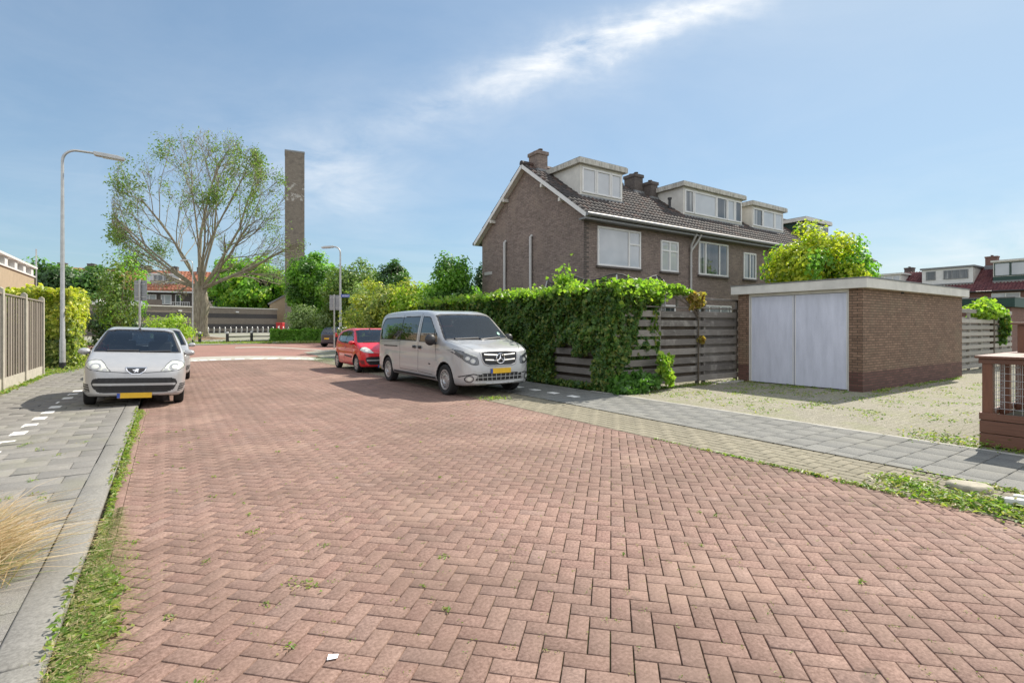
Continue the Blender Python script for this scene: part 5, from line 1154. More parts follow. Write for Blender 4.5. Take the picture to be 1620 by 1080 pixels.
def hardwood_screen():
    root = empty('hardwood_screen', P(2.05, 8.57, 0), TH); tag(root, 'reddish hardwood enclosure with steel mesh panels at the right edge', 'fence')
    # local x away from the street, y up the street; the corner at the origin
    def post(x, y, z1, nm='post', w=.10): m = MB(); m.box(x, x+w, y-w, y, .0, z1); m.build(nm, MAT['hardwood_up'], root, bevel=.006)
    for x, y, z in ((0, 0, 1.12), (0, -1.5, 1.12), (0, -3.0, 1.12), (1.5, 0, 1.12), (3.0, 0, 1.12), (1.5, -1.5, 1.12), (.75, 0, 1.12)): post(x, y, z)
    post(1.62, .0, 1.55, 'tall_post', .16); m = MB(); m.box(1.56, 1.84, -.22, .06, 1.552, 1.585); m.build('post_cap', MAT['hardwood'], root, bevel=.004)
    for k, z in enumerate((.03, .19)):
        m = MB(); m.box(-.022, -.001, -3.1, .02, z, z+.152); m.build('front_board', MAT['hardwood'], root, bevel=.005); m = MB(); m.box(0, 3.1, .001, .022, z, z+.152); m.build('side_board', MAT['hardwood'], root, bevel=.005)
    m = MB(); m.box(-.03, .0-.001, -3.1, .02, .352, .44); m.box(0, 3.1, .001, .03, .352, .44); m.build('middle_rail', MAT['hardwood'], root, bevel=.005)
    m = MB(); m.box(-.02, .11, -3.1, .03, 1.06, 1.122); m.box(.112, 3.1, -.10, .02, 1.06, 1.122); m.build('top_rail', MAT['hardwood'], root, bevel=.005)
    m = MB(); m.box(-.06, .30, -3.15, .06, 1.124, 1.158); m.box(.302, 3.1, -.30, .06, 1.124, 1.158); m.build('cap_board', MAT['hardwood'], root, bevel=.006)
    m = MB()
    for k in range(7): m.tube([(.05, -3.0, .50+k*.088), (.05, -.1, .50+k*.088)], .0032, 5); m.tube([(.1, -.05, .50+k*.088), (3.0, -.05, .50+k*.088)], .0032, 5)
    for k in range(36): m.tube([(.055, -.12-k*.08, .44), (.055, -.12-k*.08, 1.06)], .003, 4); m.tube([(.14+k*.08, -.055, .44), (.14+k*.08, -.055, 1.06)], .003, 4)
    m.build('wire_mesh', MAT['galv'], root)
    m = MB(); m.box(.11, 3.0, -3.0, -.11, .0, .38); m.build('planter_soil', MAT['sand'], root)
    p, n = blob_points(700, (1.2, 1.1, .25), 61, 22, .4, shell=.1); p += (1.5, -1.5, .46); leaves('planter_leaves', p, .05, MAT['deep'], root)
hardwood_screen()
def yellow_hedge():
    root = empty('yellow_hedge', P(24.1, -3.7, 0), TH); tag(root, 'yellow variegated hedge behind the left lamp post', 'hedge')
    p, n = hedge_pts(15000, -.9, 1.05, -1.6, 2.2, .0, 2.62, ('+x', '-y', 'top', '-x'), 21, bulge=.18, top=lambda q: 1+.05*np.sin(q[:, 0]*2)+.04*np.sin(q[:, 1]*3))
    q = (p[:, 2] > 1.5+.5*wob(p, 2, 3)); leaves('upper_foliage', p[q], .085, MAT['yellow_leaf'], root, n[q], .8, .6); leaves('foliage', p[~q], .085, MAT['laurel'], root, n[~q], .8, .6)  # yellower leaves above a wavering height, laurel leaves below
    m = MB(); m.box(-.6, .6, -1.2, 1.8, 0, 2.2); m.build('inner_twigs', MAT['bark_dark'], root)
    m = MB()
yellow_hedge()
def lamp_post(x, y, h, arm, ang, label, rad=.085, head=.75, rise=.0):
    root = empty('street_lamp', (x, y, float(hgt(x, y))), ang); tag(root, label, 'street lamp', 'street lamps'); m = MB()
    m.tube([(0, 0, -.1), (0, 0, 1.1), (0, 0, 1.15), (0, 0, h*.55), (0, 0, h-.42)], [rad*1.0, rad*1.0, rad*.82, rad*.66, rad*.50], 14); c = [(0, 0, h-.42)]
    for k in range(1, 8): a = PI/2*k/7; c.append((.38*(1-math.cos(a)), 0, h-.42+.40*math.sin(a)))
    c.append((arm-head*.6, 0, h+rise)); m.tube(c, [rad*.50]*3+[rad*.46]*5+[rad*.40], 12); m.build('pole', MAT['galv'], root, smooth=True)
    m = MB(); m.tube([(0, 0, -.05), (0, 0, .35)], [rad*1.12, rad*1.1], 14); m.build('foot', MAT['black'], root, smooth=50)
    m = MB(); z = h+rise; x0 = arm-head; m.prism([(x0, z-.05), (x0+.06, z-.08), (arm+.08, z-.12), (arm+.10, z-.04), (arm-.1, z+.02), (x0, z+.05)], 'y', -.10, .10); hd = m.build('lamp_head', MAT['galv'], root, bevel=.012)
    m = MB(); m.prism([(x0+.22, z-.092), (arm+.04, z-.112), (arm+.03, z-.135), (x0+.24, z-.115)], 'y', -.06, .06); m.build('lamp_lens', MAT['lamp_glass'], hd)
lamp_post(*P(22.3, -2.85)[:2], 7.42, 1.55, TH, 'tall galvanised street lamp in front of the yellow hedge', rise=-.02)
lamp_post(-11.4, 34.0, 6.85, 1.15, R(180), 'grey street lamp carrying the blue street sign, beyond the red car', rad=.10, head=.7)
lamp_post(-29.0, 46.5, 7.6, 1.0, R(180), 'slim pale lamp post in front of the banded hall, left of the big tree', rad=.075, head=.5)
def sign(x, y, w, h, z1, n, label, ang=0):
    root = empty('traffic_sign', (x, y, 0), ang); tag(root, label, 'traffic sign', 'traffic signs seen from behind'); m = MB(); m.tube([(0, 0, -.1), (0, 0, z1)], .048, 10); m.build('post', MAT['galv'], root, smooth=True)
    for k in range(n):
        x0 = -w/2+k*w/n; b = MB(); b.box(x0+.01, x0+w/n-.01, .05, .065, z1-.05-h, z1-.05); b.build('sign_plate', MAT['sign_back'], root, bevel=.006)
    for z in (z1-.25, z1-h+.1): b = MB(); b.box(-w/2+.05, w/2-.05, .03, .05, z, z+.04); b.build('bracket', MAT['galv'], root)
sign(-17.45, 24.0, .62, .95, 3.75, 2, 'grey back of a double sign plate above the small silver hatchback', 0)
sign(-12.5, 36.0, .72, 1.05, 3.8, 1, 'grey back of a single sign plate beside the red car', 0)
r_ = empty('street_name_sign', (-11.4, 34.0, 0)); tag(r_, 'small blue street name plate on the lamp post beyond the red car', 'street sign'); m = MB(); m.box(.06, .62, -.02, .0, 3.48, 3.68); m.build('name_plate', MAT['blue_sign'], r_, bevel=.004); m = MB(); m.box(.10, .58, -.024, -.0205, 3.50, 3.505); m.box(.10, .58, -.024, -.0205, 3.655, 3.66)
for k in range(7): m.box(.13+k*.062, .17+k*.062, -.024, -.0205, 3.55, 3.61)
m.build('lettering', MAT['white'], r_)
def bollards():
    pts = [(G(316, 543.5)), G(359.7, 542.6), G(398, 541.2), G(430.3, 541.0)]
    lab = ['black bollard with pale top, leftmost, in front of the big tree trunk', 'black bollard with pale top, second from the big tree', 'black bollard with pale top, third from the big tree', 'black bollard with pale top nearest the low green hedge']
    proto = None
    for i, (x, y) in enumerate(pts):
        if proto is None:
            proto = empty('bollard', (x, y, 0)); m = MB(); m.tube([(0, 0, -.1), (0, 0, .88)], .13, 14); m.build('post', MAT['black'], proto, smooth=50); m = MB(); m.lathe([(.132, .882), (.132, 1.0), (.10, 1.06), (0, 1.08)], 14); m.build('cap', MAT['galv'], proto, smooth=50); o = proto
        else: o = copy_tree(proto)
        o.location = (x, y, float(hgt(x, y))); tag(o, lab[i], 'bollard', 'black bollards along the cross street')
    root = empty('low_rail', (pts[1][0], pts[1][1], 0)); tag(root, 'thin black rail running between the bollards near the low hedge', 'railing')
    a = Vector((*pts[1], 0)); 
    for p, q in ((pts[1], pts[2]), (pts[2], pts[3])):
        m = MB(); P0 = Vector((*p, .58))-a; P1 = Vector((*q, .58))-a; m.bar(P0, P1, .06, .10); m.build('rail', MAT['black'], root)
bollards()
def bike_racks():
    proto = None
    for i in range(19):
        x, y = Vector((-43.2, 76.0)).lerp(Vector((-37.2, 84.0)), i/18)-Vector((-.2, 2.0)); x = -44.5+i*.62; y = 73.5+i*.62*.55
        if proto is None:
            proto = empty('bicycle_rack', (0, 0, 0)); m = MB(); m.tube([(0, 0, 0), (0, 0, .75), (.12, -.1, .95), (.24, -.2, .75), (.24, -.2, 0)], .05, 8); m.build('hoop', MAT['galv'], proto, smooth=True); o = proto
            m = MB(); m.box(-.1, .35, -.3, .1, 0, .06); m.build('foot', MAT['pale_block'], proto)
        else: o = copy_tree(proto)
        o.location = (x, y, float(hgt(x, y))); tag(o, 'small steel bicycle rack, one of an even row along the foot of the banded hall', 'bicycle rack', 'bicycle racks along the banded hall')
bike_racks()
bx = empty('red_box', (-36.2, 80, .5)); tag(bx, 'red box at the foot of the tall brick tower', 'box'); m = MB(); m.box(-.5, .5, -.4, .4, 0, 1.5); m.prism([(-.55, 1.5), (.55, 1.5), (.5, 1.7), (-.5, 1.7)], 'y', -.45, .45); m.build('cabinet', MAT['red_thing'], bx, bevel=.04); m = MB(); m.box(-.08, .08, -.42, -.401, .4, 1.2); m.build('door_strip', MAT['white'], bx)
# ---- trees and shrubs
def big_tree():
    X, Y = -34.7, 57.0; z0 = float(hgt(X, Y)); root = empty('big_tree', (X, Y, z0)); tag(root, 'huge old tree with sparse leaves and bare fanned branches, left of the tower', 'tree')
    r = random.Random(21); m = MB()
    tr = [(0, 0, -.4), (0, 0, .3), (-.05, 0, 1.2), (0, 0, 2.6), (.08, 0, 4.0), (.0, 0, 5.4), (.12, 0, 6.4)]
    m.tube(tr, [1.25, .90, .74, .68, .72, .66, .66], 14); m.tube([(.62, -.35, -.2), (.6, -.42, 1.2), (.66, -.4, 2.6), (.78, -.3, 3.6), (.55, -.2, 5.0), (.3, 0, 6.2)], [.6, .42, .38, .42, .32, .2], 10)
    m.tube([(-.55, -.3, -.2), (-.45, -.45, 1.5), (-.35, -.4, 4)], [.6, .42, .2], 8); m.tube([(1.4, -.6, -.1), (.9, -.4, .5), (.5, -.2, 1.4)], [.15, .3, .2], 6); m.tube([(-1.7, -.5, -.1), (-.9, -.4, .5), (-.4, -.2, 1.2)], [.12, .3, .2], 6)
    m.build('trunk', MAT['bark'], root, smooth=True)
    C0 = Vector((.5, 0, 12.3)); RX, RZ = 9.9, 11.4; br = MB(); lv = []
    def env(p): q = p-C0; return math.sqrt((q.x/RX)**2+(q.y/(RX*.8))**2+((q.z/RZ)**2 if q.z > 0 else (q.z/8.0)**2))
    def grow(st, d, ln, rad, lev):
        n = 6 if lev < 2 else 4; pts = [st]; p = st.copy(); d = d.normalized(); seg = ln/n
        for i in range(n):
            d = (d+Vector((r.gauss(0, .10+.05*lev), r.gauss(0, .10+.05*lev), r.gauss(0, .07+.04*lev)+(.07 if lev < 2 else .03)))).normalized(); p = p+d*seg
            if env(p) > .95+.06*math.sin(p.x*.9+1.3)*math.cos(p.z*.7)+.05*math.sin(p.x*2.3+p.y)+(.14 if p.x > 5 and p.z < 11 else 0): break
            pts.append(p.copy())
        if len(pts) < 2: return
        k = len(pts); br.tube(pts, [max(rad*(1-.72*i/(n)), .008) for i in range(k)], 8 if lev == 0 else (5 if lev == 1 else 3), lev < 2)
        if lev >= 2:
            for q in pts[1:]: lv.append((q.copy(), lev))
        if lev < 4:
            nb = (7, 5, 4, 1)[lev]
            for j in range(nb):
                t = r.uniform(.22 if lev else .3, 1.0)*(k-1); i = min(int(t), k-2); s_ = pts[i].lerp(pts[i+1], t-i); dd = (pts[i+1]-pts[i]).normalized()
                a = r.uniform(0, 2*PI); o = dd.orthogonal(); o.rotate(Matrix.Rotation(a, 3, dd)); out = (s_-Vector((0, 0, 8))).normalized(); nd = dd*.8+o.normalized()*r.uniform(.45, .85)+out*.35
                grow(s_, nd, ln*r.uniform(.42, .62), max(rad*(1-.72*t/n)*.55, .014), lev+1)
    mains = [(-1.0, .2, .42, 12), (-.95, -.4, .62, 13), (-.75, .5, .9, 14), (-.5, -.3, 1.2, 15), (-.28, .35, 1.6, 16), (-.05, -.2, 2.2, 17), (.15, .3, 2.0, 17), (.38, -.35, 1.5, 16), (.6, .35, 1.1, 15), (.85, -.3, .8, 14), (1.0, .15, .48, 13), (1.0, -.5, .25, 11), (-1.0, .4, .22, 10.5), (.9, .6, .6, 12), (-.6, -.8, .7, 11), (.4, -.9, .8, 11)]
    for a, b, c, ln in mains: grow(Vector((a*.35, b*.3, 5.6+.5*abs(c)*.3)), Vector((a, b, c)), ln*1.05, r.uniform(.13, .20), 0)
    br.build('branches', MAT['bark'], root, smooth=True, recalc=False)
    P_ = np.array([tuple(q) for q, l_ in lv if l_ >= 3]); R2 = np.random.default_rng(4)
    patch_ = wob(P_, .23, 17)+.55*wob(P_, .75, 2); hi = (P_[:, 2]-12)/11; lowleft = np.exp(-(((P_[:, 0]+8)/3.2)**2+((P_[:, 2]-9.5)/2.6)**2))*1.3; right_low = (P_[:, 0] > 4)*(P_[:, 2] < 13)*.8
    pr = 1/(1+np.exp(-(patch_*1.9+hi*1.1+lowleft*2.4-right_low*1.6-1.3)*2.8)); sel = R2.uniform(0, 1, len(P_)) < pr*.50+.03; S = P_[sel]
    L_ = np.repeat(S, 8, 0)+R2.normal(0, .30, (len(S)*8, 3)); print('big tree twigs', len(P_), 'leaves', len(L_)); leaves('leaves', L_, .14, MAT['sparse'], root, None, 1, .45)
big_tree()
tree('young_tree', -19.6, 25.5, 5.6, 1.15, 2.3, MAT['sparse'], 'young many-stemmed tree with loose pale leaves behind the yellow hedge', n=3800, size=.075, seed=31, clumps=60, cr=.30, limbs=14, trunk=.06, shell=.35, cz=3.1, bark='bark', second=MAT['bright'])
tree('shrub', -21.2, 27.5, 3.2, 1.5, 1.5, MAT['deep'], 'dark shrub at the foot of the young many-stemmed tree', 'shrub', n=4200, size=.09, seed=32, cz=1.4)
tree('shrub', -21.0, 31.5, 2.6, 1.5, 1.2, MAT['lime'], 'low lime green shrub right of the young many-stemmed tree', 'shrub', n=2600, size=.08, seed=33, cz=1.3)
FAR = 'trees on the left behind the yellow hedge'
for i, (x, y, h, rx, mt, lb) in enumerate([(-64.5, 72, 10.2, 4.4, 'mid', 'round green tree at the far left beside the tan building'), (-60.5, 68, 10.0, 3.6, 'deep', 'dark green tree between the left lamp post and the young tree'), (-57.2, 70, 9.4, 3.2, 'mid', 'mid green tree behind the young many-stemmed tree'), (-71, 76, 11, 5.0, 'bright', 'bright green tree just visible right of the tan building')]):
    tree('tree', x, y, h, rx, h*.46, MAT[mt], lb, 'tree', FAR, n=6500, size=.30, seed=60+i, clumps=80, cr=.28, trunk=.25, shell=.6)
tree('shrub', *P(17.4, -5.3)[:2], 3.35, 1.9, 1.5, MAT['mid'], 'green shrub leaning over the left board fence', 'shrub', n=5000, size=.08, seed=35, cz=1.9)
tree('feathery_tree', -47.0, 92, 14.6, 7.2, 5.8, MAT['bright'], 'bright feathery green tree behind the hall, between big tree and tower', n=13000, size=.34, seed=71, clumps=120, cr=.22, trunk=.35, shell=.6, second=MAT['lime'], cz=8.2)
tree('feathery_tree', -51.5, 97, 12, 3.5, 5, MAT['mid'], 'green tree directly behind the trunk of the big old tree', n=5000, size=.36, seed=72, clumps=80, cr=.24, trunk=.35, cz=7.5)
tree('dark_tree', -44.6, 95, 10.5, 3.6, 5.0, MAT['deep'], 'very dark green tree just left of the tall brick tower', n=6500, size=.34, seed=73, clumps=70, cr=.26, trunk=.3, cz=5.6)
tree('dark_tree', -55, 99, 11.5, 3.2, 5, MAT['deep'], 'dark tree behind the big old trunk, partly hidden by it', n=5000, size=.34, seed=74, clumps=60, cr=.26, trunk=.3, cz=7.5)
tree('maple_tree', -21.6, 55.5, 9.7, 2.75, 3.6, MAT['bright'], 'round bright green maple just right of the tall brick tower', n=15000, size=.17, seed=75, clumps=110, cr=.24, trunk=.16, cz=5.9, second=MAT['mid'])
tree('pale_shrub', -21.4, 52.5, 4.1, 1.75, 1.9, MAT['pale'], 'pale green shrub left of its twin, behind the low clipped hedge', 'shrub', 'pale shrubs behind the low hedge', n=6500, size=.11, seed=76, cz=2.1, shell=.35)
tree('pale_shrub', -18.7, 52.5, 3.9, 1.5, 1.8, MAT['pale'], 'pale green shrub right of its twin, nearer the sign post', 'shrub', 'pale shrubs behind the low hedge', n=5500, size=.11, seed=77, cz=2.0, shell=.35)
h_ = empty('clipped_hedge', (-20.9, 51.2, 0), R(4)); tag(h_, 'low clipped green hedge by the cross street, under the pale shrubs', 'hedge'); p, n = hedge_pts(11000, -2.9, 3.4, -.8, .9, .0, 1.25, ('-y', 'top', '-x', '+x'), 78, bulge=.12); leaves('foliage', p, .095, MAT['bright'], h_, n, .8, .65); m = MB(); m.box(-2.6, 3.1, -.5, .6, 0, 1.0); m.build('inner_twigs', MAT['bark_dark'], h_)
tree('willow_tree', -15.8, 52, 8.0, 3.6, 3.6, MAT['sparse'], 'soft green tree behind the grey street lamp beyond the red car', n=12000, size=.15, seed=79, clumps=110, cr=.24, trunk=.2, cz=4.6)
tree('willow_tree', -12.6, 46, 5.9, 2.2, 2.6, MAT['pale'], 'thin pale tree between the grey street lamp and the laurels', n=4500, size=.12, seed=80, clumps=70, cr=.26, trunk=.12, cz=3.4, shell=.3)
tree('small_tree', -10.2, 44.0, 7.7, 1.55, 2.3, MAT['mid'], 'neat dark green small tree standing above the yellow-green laurels', n=7500, size=.12, seed=81, clumps=80, cr=.26, trunk=.12, cz=5.2, second=MAT['deep'])
tree('dark_shrub', -10.6, 47.5, 3.8, 2.8, 2.0, MAT['deep'], 'dark shrub behind the red car and the grey street lamp', 'shrub', n=6500, size=.10, seed=82, cz=1.8)
tree('dark_shrub', -9.3, 33.5, 3.2, 1.5, 1.6, MAT['ivy'], 'dark ivy-like shrub right behind the roof of the red car', 'shrub', n=5500, size=.09, seed=83, cz=1.6)
lr = [(-8.2, 31.0, 4.1, 2.2, 'laurel', 'variegated laurel bush above the red car, leftmost of the laurels'), (-6.3, 27.6, 3.75, 1.9, 'laurel', 'variegated laurel bush behind the rear roof of the silver van'), (-4.6, 26.0, 3.8, 1.7, 'lime', 'lime green laurel bush left of the round green shrub')]
for i, (x, y, h, rx, mt, lb) in enumerate(lr): tree('laurel_bush', x, y, h, rx, h*.55, MAT[mt], lb, 'shrub', 'laurel bushes behind the van', n=11000, size=.088, seed=90+i, clumps=110, cr=.24, cz=h*.47, second=MAT['yellow_leaf'], trunk=.08, shell=.62)
tree('round_shrub', -2.75, 23.5, 4.45, 1.35, 2.1, MAT['mid'], 'round green shrub left of the blank brick gable wall', 'shrub', n=9000, size=.085, seed=95, clumps=90, cr=.26, cz=2.7, second=MAT['bright'], trunk=.07)
tree('round_shrub', -1.6, 25.2, 3.6, 1.2, 1.8, MAT['bright'], 'lower bright shrub between the round shrub and the brick gable', 'shrub', n=5000, size=.085, seed=96, clumps=60, cr=.28, cz=1.9, trunk=.06)
tree('dark_conifer', -1.75, 29.0, 5.3, .55, 2.2, MAT['deep'], 'narrow dark tree at the left corner of the brick gable', n=3500, size=.08, seed=97, clumps=50, cr=.3, cz=3.2, trunk=.06)
tree('lime_tree', 11.85, 20.2, 5.35, 1.75, 1.65, MAT['lime_gold'], 'sunlit lime green tree behind the garage roof', n=13000, size=.085, seed=98, clumps=75, cr=.30, cz=3.75, second=MAT['bright'], trunk=.10, shell=.35)
tree('lime_tree', 13.15, 20.4, 4.95, 1.3, 1.4, MAT['bright'], 'lower bright green tree right of the lime tree, above the garage roof', n=5000, size=.10, seed=99, clumps=50, cr=.3, cz=3.4, trunk=.07, shell=.35)
# a far belt of trees closes the gaps towards the horizon
tb = empty('tree_belt', (0, 150, 0)); tag(tb, kind='stuff'); pts = []; r = np.random.default_rng(6)
for k in range(44):
    x = -165+k*8.2+r.normal(0, 2); y = r.uniform(-10, 14); p, n = blob_points(700, (6.5, 5, 5.2+r.uniform(-1, 1.3)), 200+k, 26, .35, shell=.5); pts.append(p+(x, y, 4.6))
leaves('foliage', np.concatenate(pts), .75, MAT['deep'], tb, None, 1, .7)
# ---- trampoline behind the plank fence
tp = empty('trampoline', P(11.3, 11.0, 0), TH); tag(tp, 'round trampoline with sagging black safety net behind the plank fence', 'trampoline')
m = MB(); m.tube([(1.75*math.cos(a), 1.75*math.sin(a), .85) for a in np.linspace(0, 2*PI, 33)], .03, 8, False)
for k in range(6): a = 2*PI*k/6; m.tube([(1.6*math.cos(a), 1.6*math.sin(a), 0), (1.72*math.cos(a), 1.72*math.sin(a), .85)], .025, 6)
m.build('frame', MAT['galv'], tp, smooth=True); m = MB(); m.lathe([(0, .84), (1.7, .85)], 32); m.build('jumping_mat', MAT['black'], tp)
for k in range(8): a = 2*PI*k/8+.2; m = MB(); m.tube([(1.8*math.cos(a), 1.8*math.sin(a), .3), (1.85*math.cos(a), 1.85*math.sin(a), 2.5), (1.72*math.cos(a), 1.72*math.sin(a), 2.95)], .022, 6); m.build('net_pole', MAT['galv'], tp, smooth=True)
V = []; N_ = 64
for k in range(N_):
    a = 2*PI*k/N_+.2; sag = .13*math.sin(k/8*PI % PI)**2; V += [(1.72*math.cos(a), 1.72*math.sin(a), .9), (1.74*math.cos(a), 1.74*math.sin(a), 2.95-sag*1.3)]
np_mesh('safety_net', np.array(V), np.array([(2*k, 2*((k+1) % N_), 2*((k+1) % N_)+1, 2*k+1) for k in range(N_)]), MAT['net'], tp)
m = MB(); m.tube([V[2*(k % N_)+1] for k in range(N_+1)], .018, 5, False); m.build('net_rim', MAT['black'], tp)
# ---- weeds, grass, stones
def weeds(name, boxes, seed, mat='weed', size=.03, label=None, zf=None):
    """small weeds: boxes of (s, t, spread s, spread t, height, count)"""
    r = np.random.default_rng(seed); A = []
    for s, t, ds, dt, h, n in boxes:
        q = np.stack([r.normal(t, dt, n), r.normal(s, ds, n), np.abs(r.normal(0, h, n))+.004], 1); A.append(q)
    A = np.concatenate(A)
    if name == 'kerb_weeds': A = A[A[:, 0] > -.44-.04*r.uniform(0, 1, len(A))**3]
    z = np.where(A[:, 0] < -.633, .064, np.where(A[:, 0] < -.43, .07, 0)); A[:, 2] += z
    nr = np.tile([0, 0, 1.0], (len(A), 1)); o = leaves(name, A, size, MAT[mat], None, nr, .75, .42, rz=TH); tag(o, kind='stuff'); return o
def blades(name, roots, length, lean, mat, seed, width=.004, loc=None):
    r = np.random.default_rng(seed); roots = np.asarray(roots, float); n = len(roots); L_ = length*r.uniform(.5, 1.2, n); d = r.normal(0, .45, (n, 3))+np.asarray(lean); d[:, 2] = np.abs(d[:, 2]); d /= np.linalg.norm(d, axis=1)[:, None]
    side = np.cross(d, r.normal(size=(n, 3))); side /= np.linalg.norm(side, axis=1)[:, None]; V = []; K = 4
    for k in range(K+1):
        t = k/K; c = roots+d*(L_*t)[:, None]+np.stack([d[:, 0]*0, d[:, 1]*0, -.42*L_*t*t], 1)+(np.asarray(lean)*[1, 1, 0])[None]*(L_*t*t*.35)[:, None]; w = width*(1-t*.85); V += [c-side*w, c+side*w]
    V = np.stack(V, 1); F = np.array([[2*k, 2*k+1, 2*k+3, 2*k+2] for k in range(K)]); FA = (F[None]+(np.arange(n)*2*(K+1))[:, None, None]).reshape(-1, 4)
    V[:, :, 2] = np.maximum(V[:, :, 2], .066); return np_mesh(name, V.reshape(-1, 3), FA, MAT[mat], rz=TH, loc=loc)
rr = np.random.default_rng(77); bx_ = []
for s in np.arange(1.2, 6.0, .05):                   # the green seam between kerb and bricks, thick near the camera
    w = .068*math.exp(-((s-3.4)/1.1)**2)+.010; w *= 1+.5*math.sin(s*7.1)*math.sin(s*3.3+1); bx_.append((s, -.40+w*.75, .05, w*.62, .010+.14*w, int(20+1100*w)))
for s in np.arange(6.0, 11.4, .07): bx_.append((s, -.40, .06, .030*(1+.5*math.sin(s*3)), .014, int(20+26*max(0, math.sin(s*1.3+1)))))
tag(weeds('kerb_weeds', bx_, 1, size=.022), label='band of green weeds growing between the kerb and red bricks')
k = 4200; s = rr.uniform(2.0, 5.2, k); t = -.32+rr.normal(0, .065, k)*np.exp(-((s-3.5)/1.1)**2)*1.5; o = blades('kerb_grass', np.stack([t, s, np.zeros(k)], 1), .075, (.25, -.1, .8), 'weed', 3, .0022); tag(o, kind='stuff'); 
k = 900; s = rr.uniform(2.3, 4.9, k); t = -.38+rr.normal(0, .06, k); o = blades('kerb_straw', np.stack([t, s, np.zeros(k)], 1), .10, (.2, .1, .6), 'straw', 13, .002); tag(o, kind='stuff')
bx_ = []
def snap(s, t):                                      # weeds stand in the joints of the herringbone
    a = R(45); w = .106; u = (t-2.57)*math.cos(a)+(s-11.75)*math.sin(a); v = -(t-2.57)*math.sin(a)+(s-11.75)*math.cos(a)
    if rr.uniform() < .5: u = round(u/w)*w
    else: v = round(v/w)*w
    return 11.75+u*math.sin(a)+v*math.cos(a), 2.57+u*math.cos(a)-v*math.sin(a)
for k in range(75):
    s = rr.uniform(1.0, 9); t = -.3+abs(rr.normal(0, 1.0)) if k % 3 else rr.uniform(-.3, 5.4); s, t = snap(s, t)
    if t > 5.45 or t < -.4: continue
    big = rr.uniform(.5, 1.4)*(1.3 if t < .8 and s < 4.6 else .55); bx_.append((s, t, .022*big, .022*big, .006, int(16*big)))
for k in range(70): s = rr.uniform(1, 9); t = rr.uniform(-3, -.8); bx_.append((s, t, .05, .03, .008, 16))
weeds('joint_weeds', bx_, 2, size=.013)
bx_ = []
for k in range(900):
    s, t = rr.uniform(-.4, 6), rr.uniform(-.2, 5.3); s, t = snap(s, t); bx_.append((s, t, .012, .012, .002, 4))
weeds('joint_moss', bx_, 12, size=.006)
bx_ = [(1.60, 5.72, .24, .12, .03, 750), (1.15, 5.75, .24, .15, .03, 900), (2.0, 5.95, .12, .09, .025, 300), (.6, 5.8, .3, .2, .04, 900), (1.5, 6.45, .3, .03, .02, 160), (2.3, 5.5, .5, .03, .01, 200), (3.4, 5.5, .6, .025, .008, 140)]
weeds('corner_weeds', bx_, 4, size=.028)
bx_ = [(2.2, 8.5, .25, .10, .05, 260), (1.2, 8.5, .5, .06, .03, 260), (2.6, 8.7, .2, .25, .03, 160), (9.2, 5.75, .12, .16, .02, 200)]
for k in range(150):
    s = rr.uniform(2.6, 5.2) if k % 2 else rr.uniform(5, 8.3); t = rr.uniform(8.8, 18) if k % 2 else rr.uniform(8.8, 13.1); bx_.append((s, t, .10, .16, .010, 20))
for k in range(60): t = rr.uniform(9.2, 13.2); bx_.append((8.35+rr.normal(0, .05), t, .05, .05, .03, 26))
for k in range(40): s = 5.15+rr.normal(0, .04); t = rr.uniform(13.5, 20); bx_.append((s, t, .05, .07, .02, 18))
for k in range(20): bx_.append((rr.uniform(5.5, 8.3), 13.15+rr.normal(0, .1), .06, .06, .02, 22))
weeds('forecourt_weeds', bx_, 5, size=.028)
bx_ = [(s, -2.98+rr.normal(0, .04), .10, .05, .02, 22) for s in np.arange(9, 24, .22)]+[(21.6, -2.95, .35, .18, .07, 380), (23.5, -2.6, .8, .1, .04, 200)]
weeds('fence_foot_weeds', bx_, 6, size=.04)
k = 3500; tt = rr.normal(5.9, .40, k); ss = rr.normal(24.0, .8, k); o = blades('verge_grass', np.stack([tt, ss, np.zeros(k)], 1), .12, (0, 0, 1), 'mid', 9, .008); tag(o, kind='stuff')
k = 9000; tt = rr.uniform(5.3, 8.2, k); ss = rr.uniform(16, 21.5, k); o = blades('verge_grass', np.stack([tt, ss, np.zeros(k)], 1)[((tt > 6.9) | (ss > 20.3))], .10, (0, 0, 1), 'weed', 10, .006); tag(o, kind='stuff')
k = 14000; xx = rr.uniform(-52, -14, k); yy = 44.8+(xx+26)*.40+np.abs(rr.normal(0, 3.0, k)); z = hgt(xx, yy)+.05; q = np.stack([xx, yy, z], 1); o = leaves('far_grass', q+RNG.uniform(0, .06, q.shape), .10, MAT['weed'], None, np.tile([0, 0, 1.0], (k, 1)), 1.2, .3); tag(o, kind='stuff')
mo = MB(); mo.lathe([(3.6, -.1), (2.6, .16), (1.2, .30), (0, .36)], 20, c=(0, 0, 0)); o = mo.build('tree_pit_soil', plain('bare_soil', (.22,.15,.09), .95, var=.35, nscale=4, bump=.4), None, (-34.5, 56.4, float(hgt(-34.5, 56.4))), smooth=True); tag(o, kind='structure')
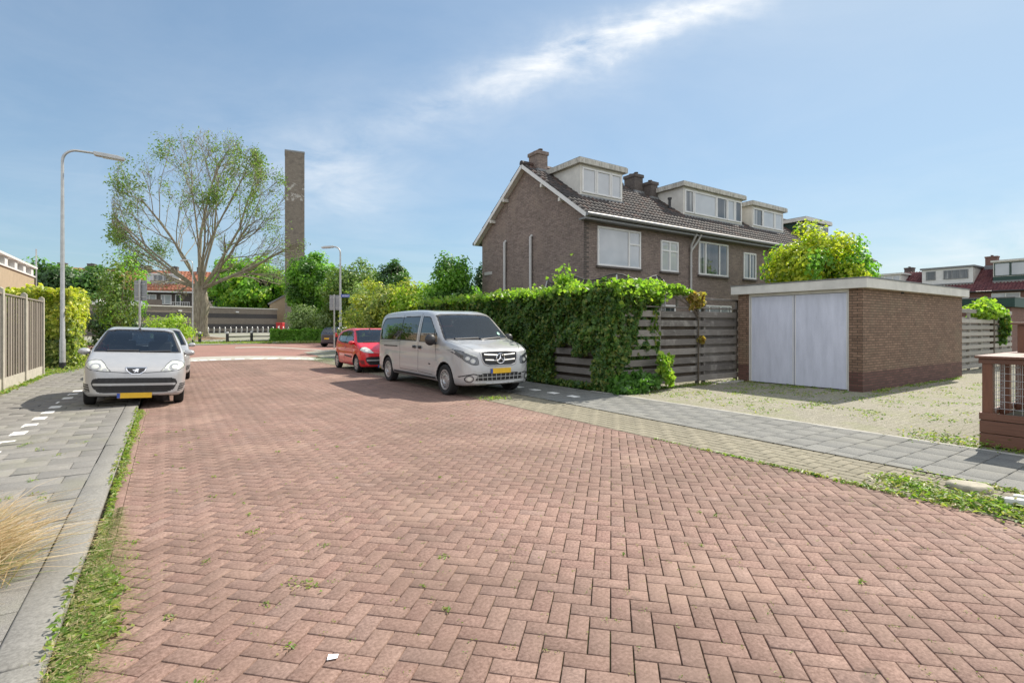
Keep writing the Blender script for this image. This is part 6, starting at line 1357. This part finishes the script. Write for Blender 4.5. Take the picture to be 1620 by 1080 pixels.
# the straw-coloured tuft leaning over the kerb
gt = empty('dry_grass_tuft', P(4.15, -.93, 0), TH); tag(gt, 'big tuft of straw-coloured grass leaning over the left kerb', 'grass tuft')
def tuft(n, L_, lean, mat, seed, wd, zr=.10):
    r = np.random.default_rng(seed); q = np.stack([r.normal(-.22, .13, n), r.normal(.0, .17, n), np.full(n, .066)], 1); o = blades('dry_blades' if mat == 'straw' else 'green_blades', q, L_, lean, mat, seed, wd); o.parent = gt; o.rotation_euler = (0, 0, 0)
tuft(1500, .66, (.62, .25, 1.5), 'straw', 5, .0034); tuft(700, .40, (.5, .2, 1.0), 'weed', 6, .0028); tuft(500, .38, (-.5, .1, .9), 'straw', 8, .0024)
st = MB(); r = random.Random(5); n = 12; ring = [(.17*math.cos(2*PI*k/n)*(1+r.uniform(-.15, .15)), .13*math.sin(2*PI*k/n)*(1+r.uniform(-.15, .15))) for k in range(n)]; st.prism(ring, 'z', -.02, .06)
o = st.build('flat_stone', MAT['slate'], None, (*P(1.58, 6.22)[:2], 0), TH-R(62), bevel=.03, smooth=30); tag(o, 'pale flat boulder lying in the weeds at the right road edge', 'stone')
st = MB(); ring = [(.16*math.cos(2*PI*k/9)*(1+r.uniform(-.2, .2)), .10*math.sin(2*PI*k/9)*(1+r.uniform(-.2, .2))) for k in range(9)]; st.prism(ring, 'z', -.01, .03); o = st.build('flat_stone', MAT['kerb'], None, (*P(1.22, 6.12)[:2], 0), TH-R(20), bevel=.01); tag(o, 'small grey paving fragment below the pale flat boulder', 'stone')
wf = empty('white_bracket', P(1.02, 5.90, .03), TH+R(8)); tag(wf, 'broken white painted bracket lying in weeds at the far right', 'bracket'); m = MB(); m.bar((0, .24, .03), (-.04, -.16, .07), .065, .05); m.bar((.20, .20, .02), (.17, -.14, .06), .06, .05); m.bar((-.02, -.02, .075), (.19, .0, .07), .05, .04); m.build('white_bar', MAT['white'], wf, bevel=.008)
for a, b in (((-.045, -.165, .07), (-.06, -.20, .072)), ((.168, -.145, .06), (.16, -.19, .06))): m = MB(); m.tube([a, b], .036, 10); m.build('dark_foot', MAT['black'], wf, smooth=40)
m = MB(); m.add([(0, 0, .004), (.045, .004, .006), (.046, .036, .004), (.002, .034, .009), (0, 0, .003), (.045, .004, .005), (.046, .036, .003), (.002, .034, .008)], [(0, 1, 2, 3), (7, 6, 5, 4), (0, 4, 5, 1), (1, 5, 6, 2), (2, 6, 7, 3), (3, 7, 4, 0)]); o = m.build('paper_scrap', MAT['paper'], None, (*G(517, 1046), .004), R(10)); tag(o, 'scrap of white paper on the red bricks near the camera', 'litter')
print('SCENE BUILT')
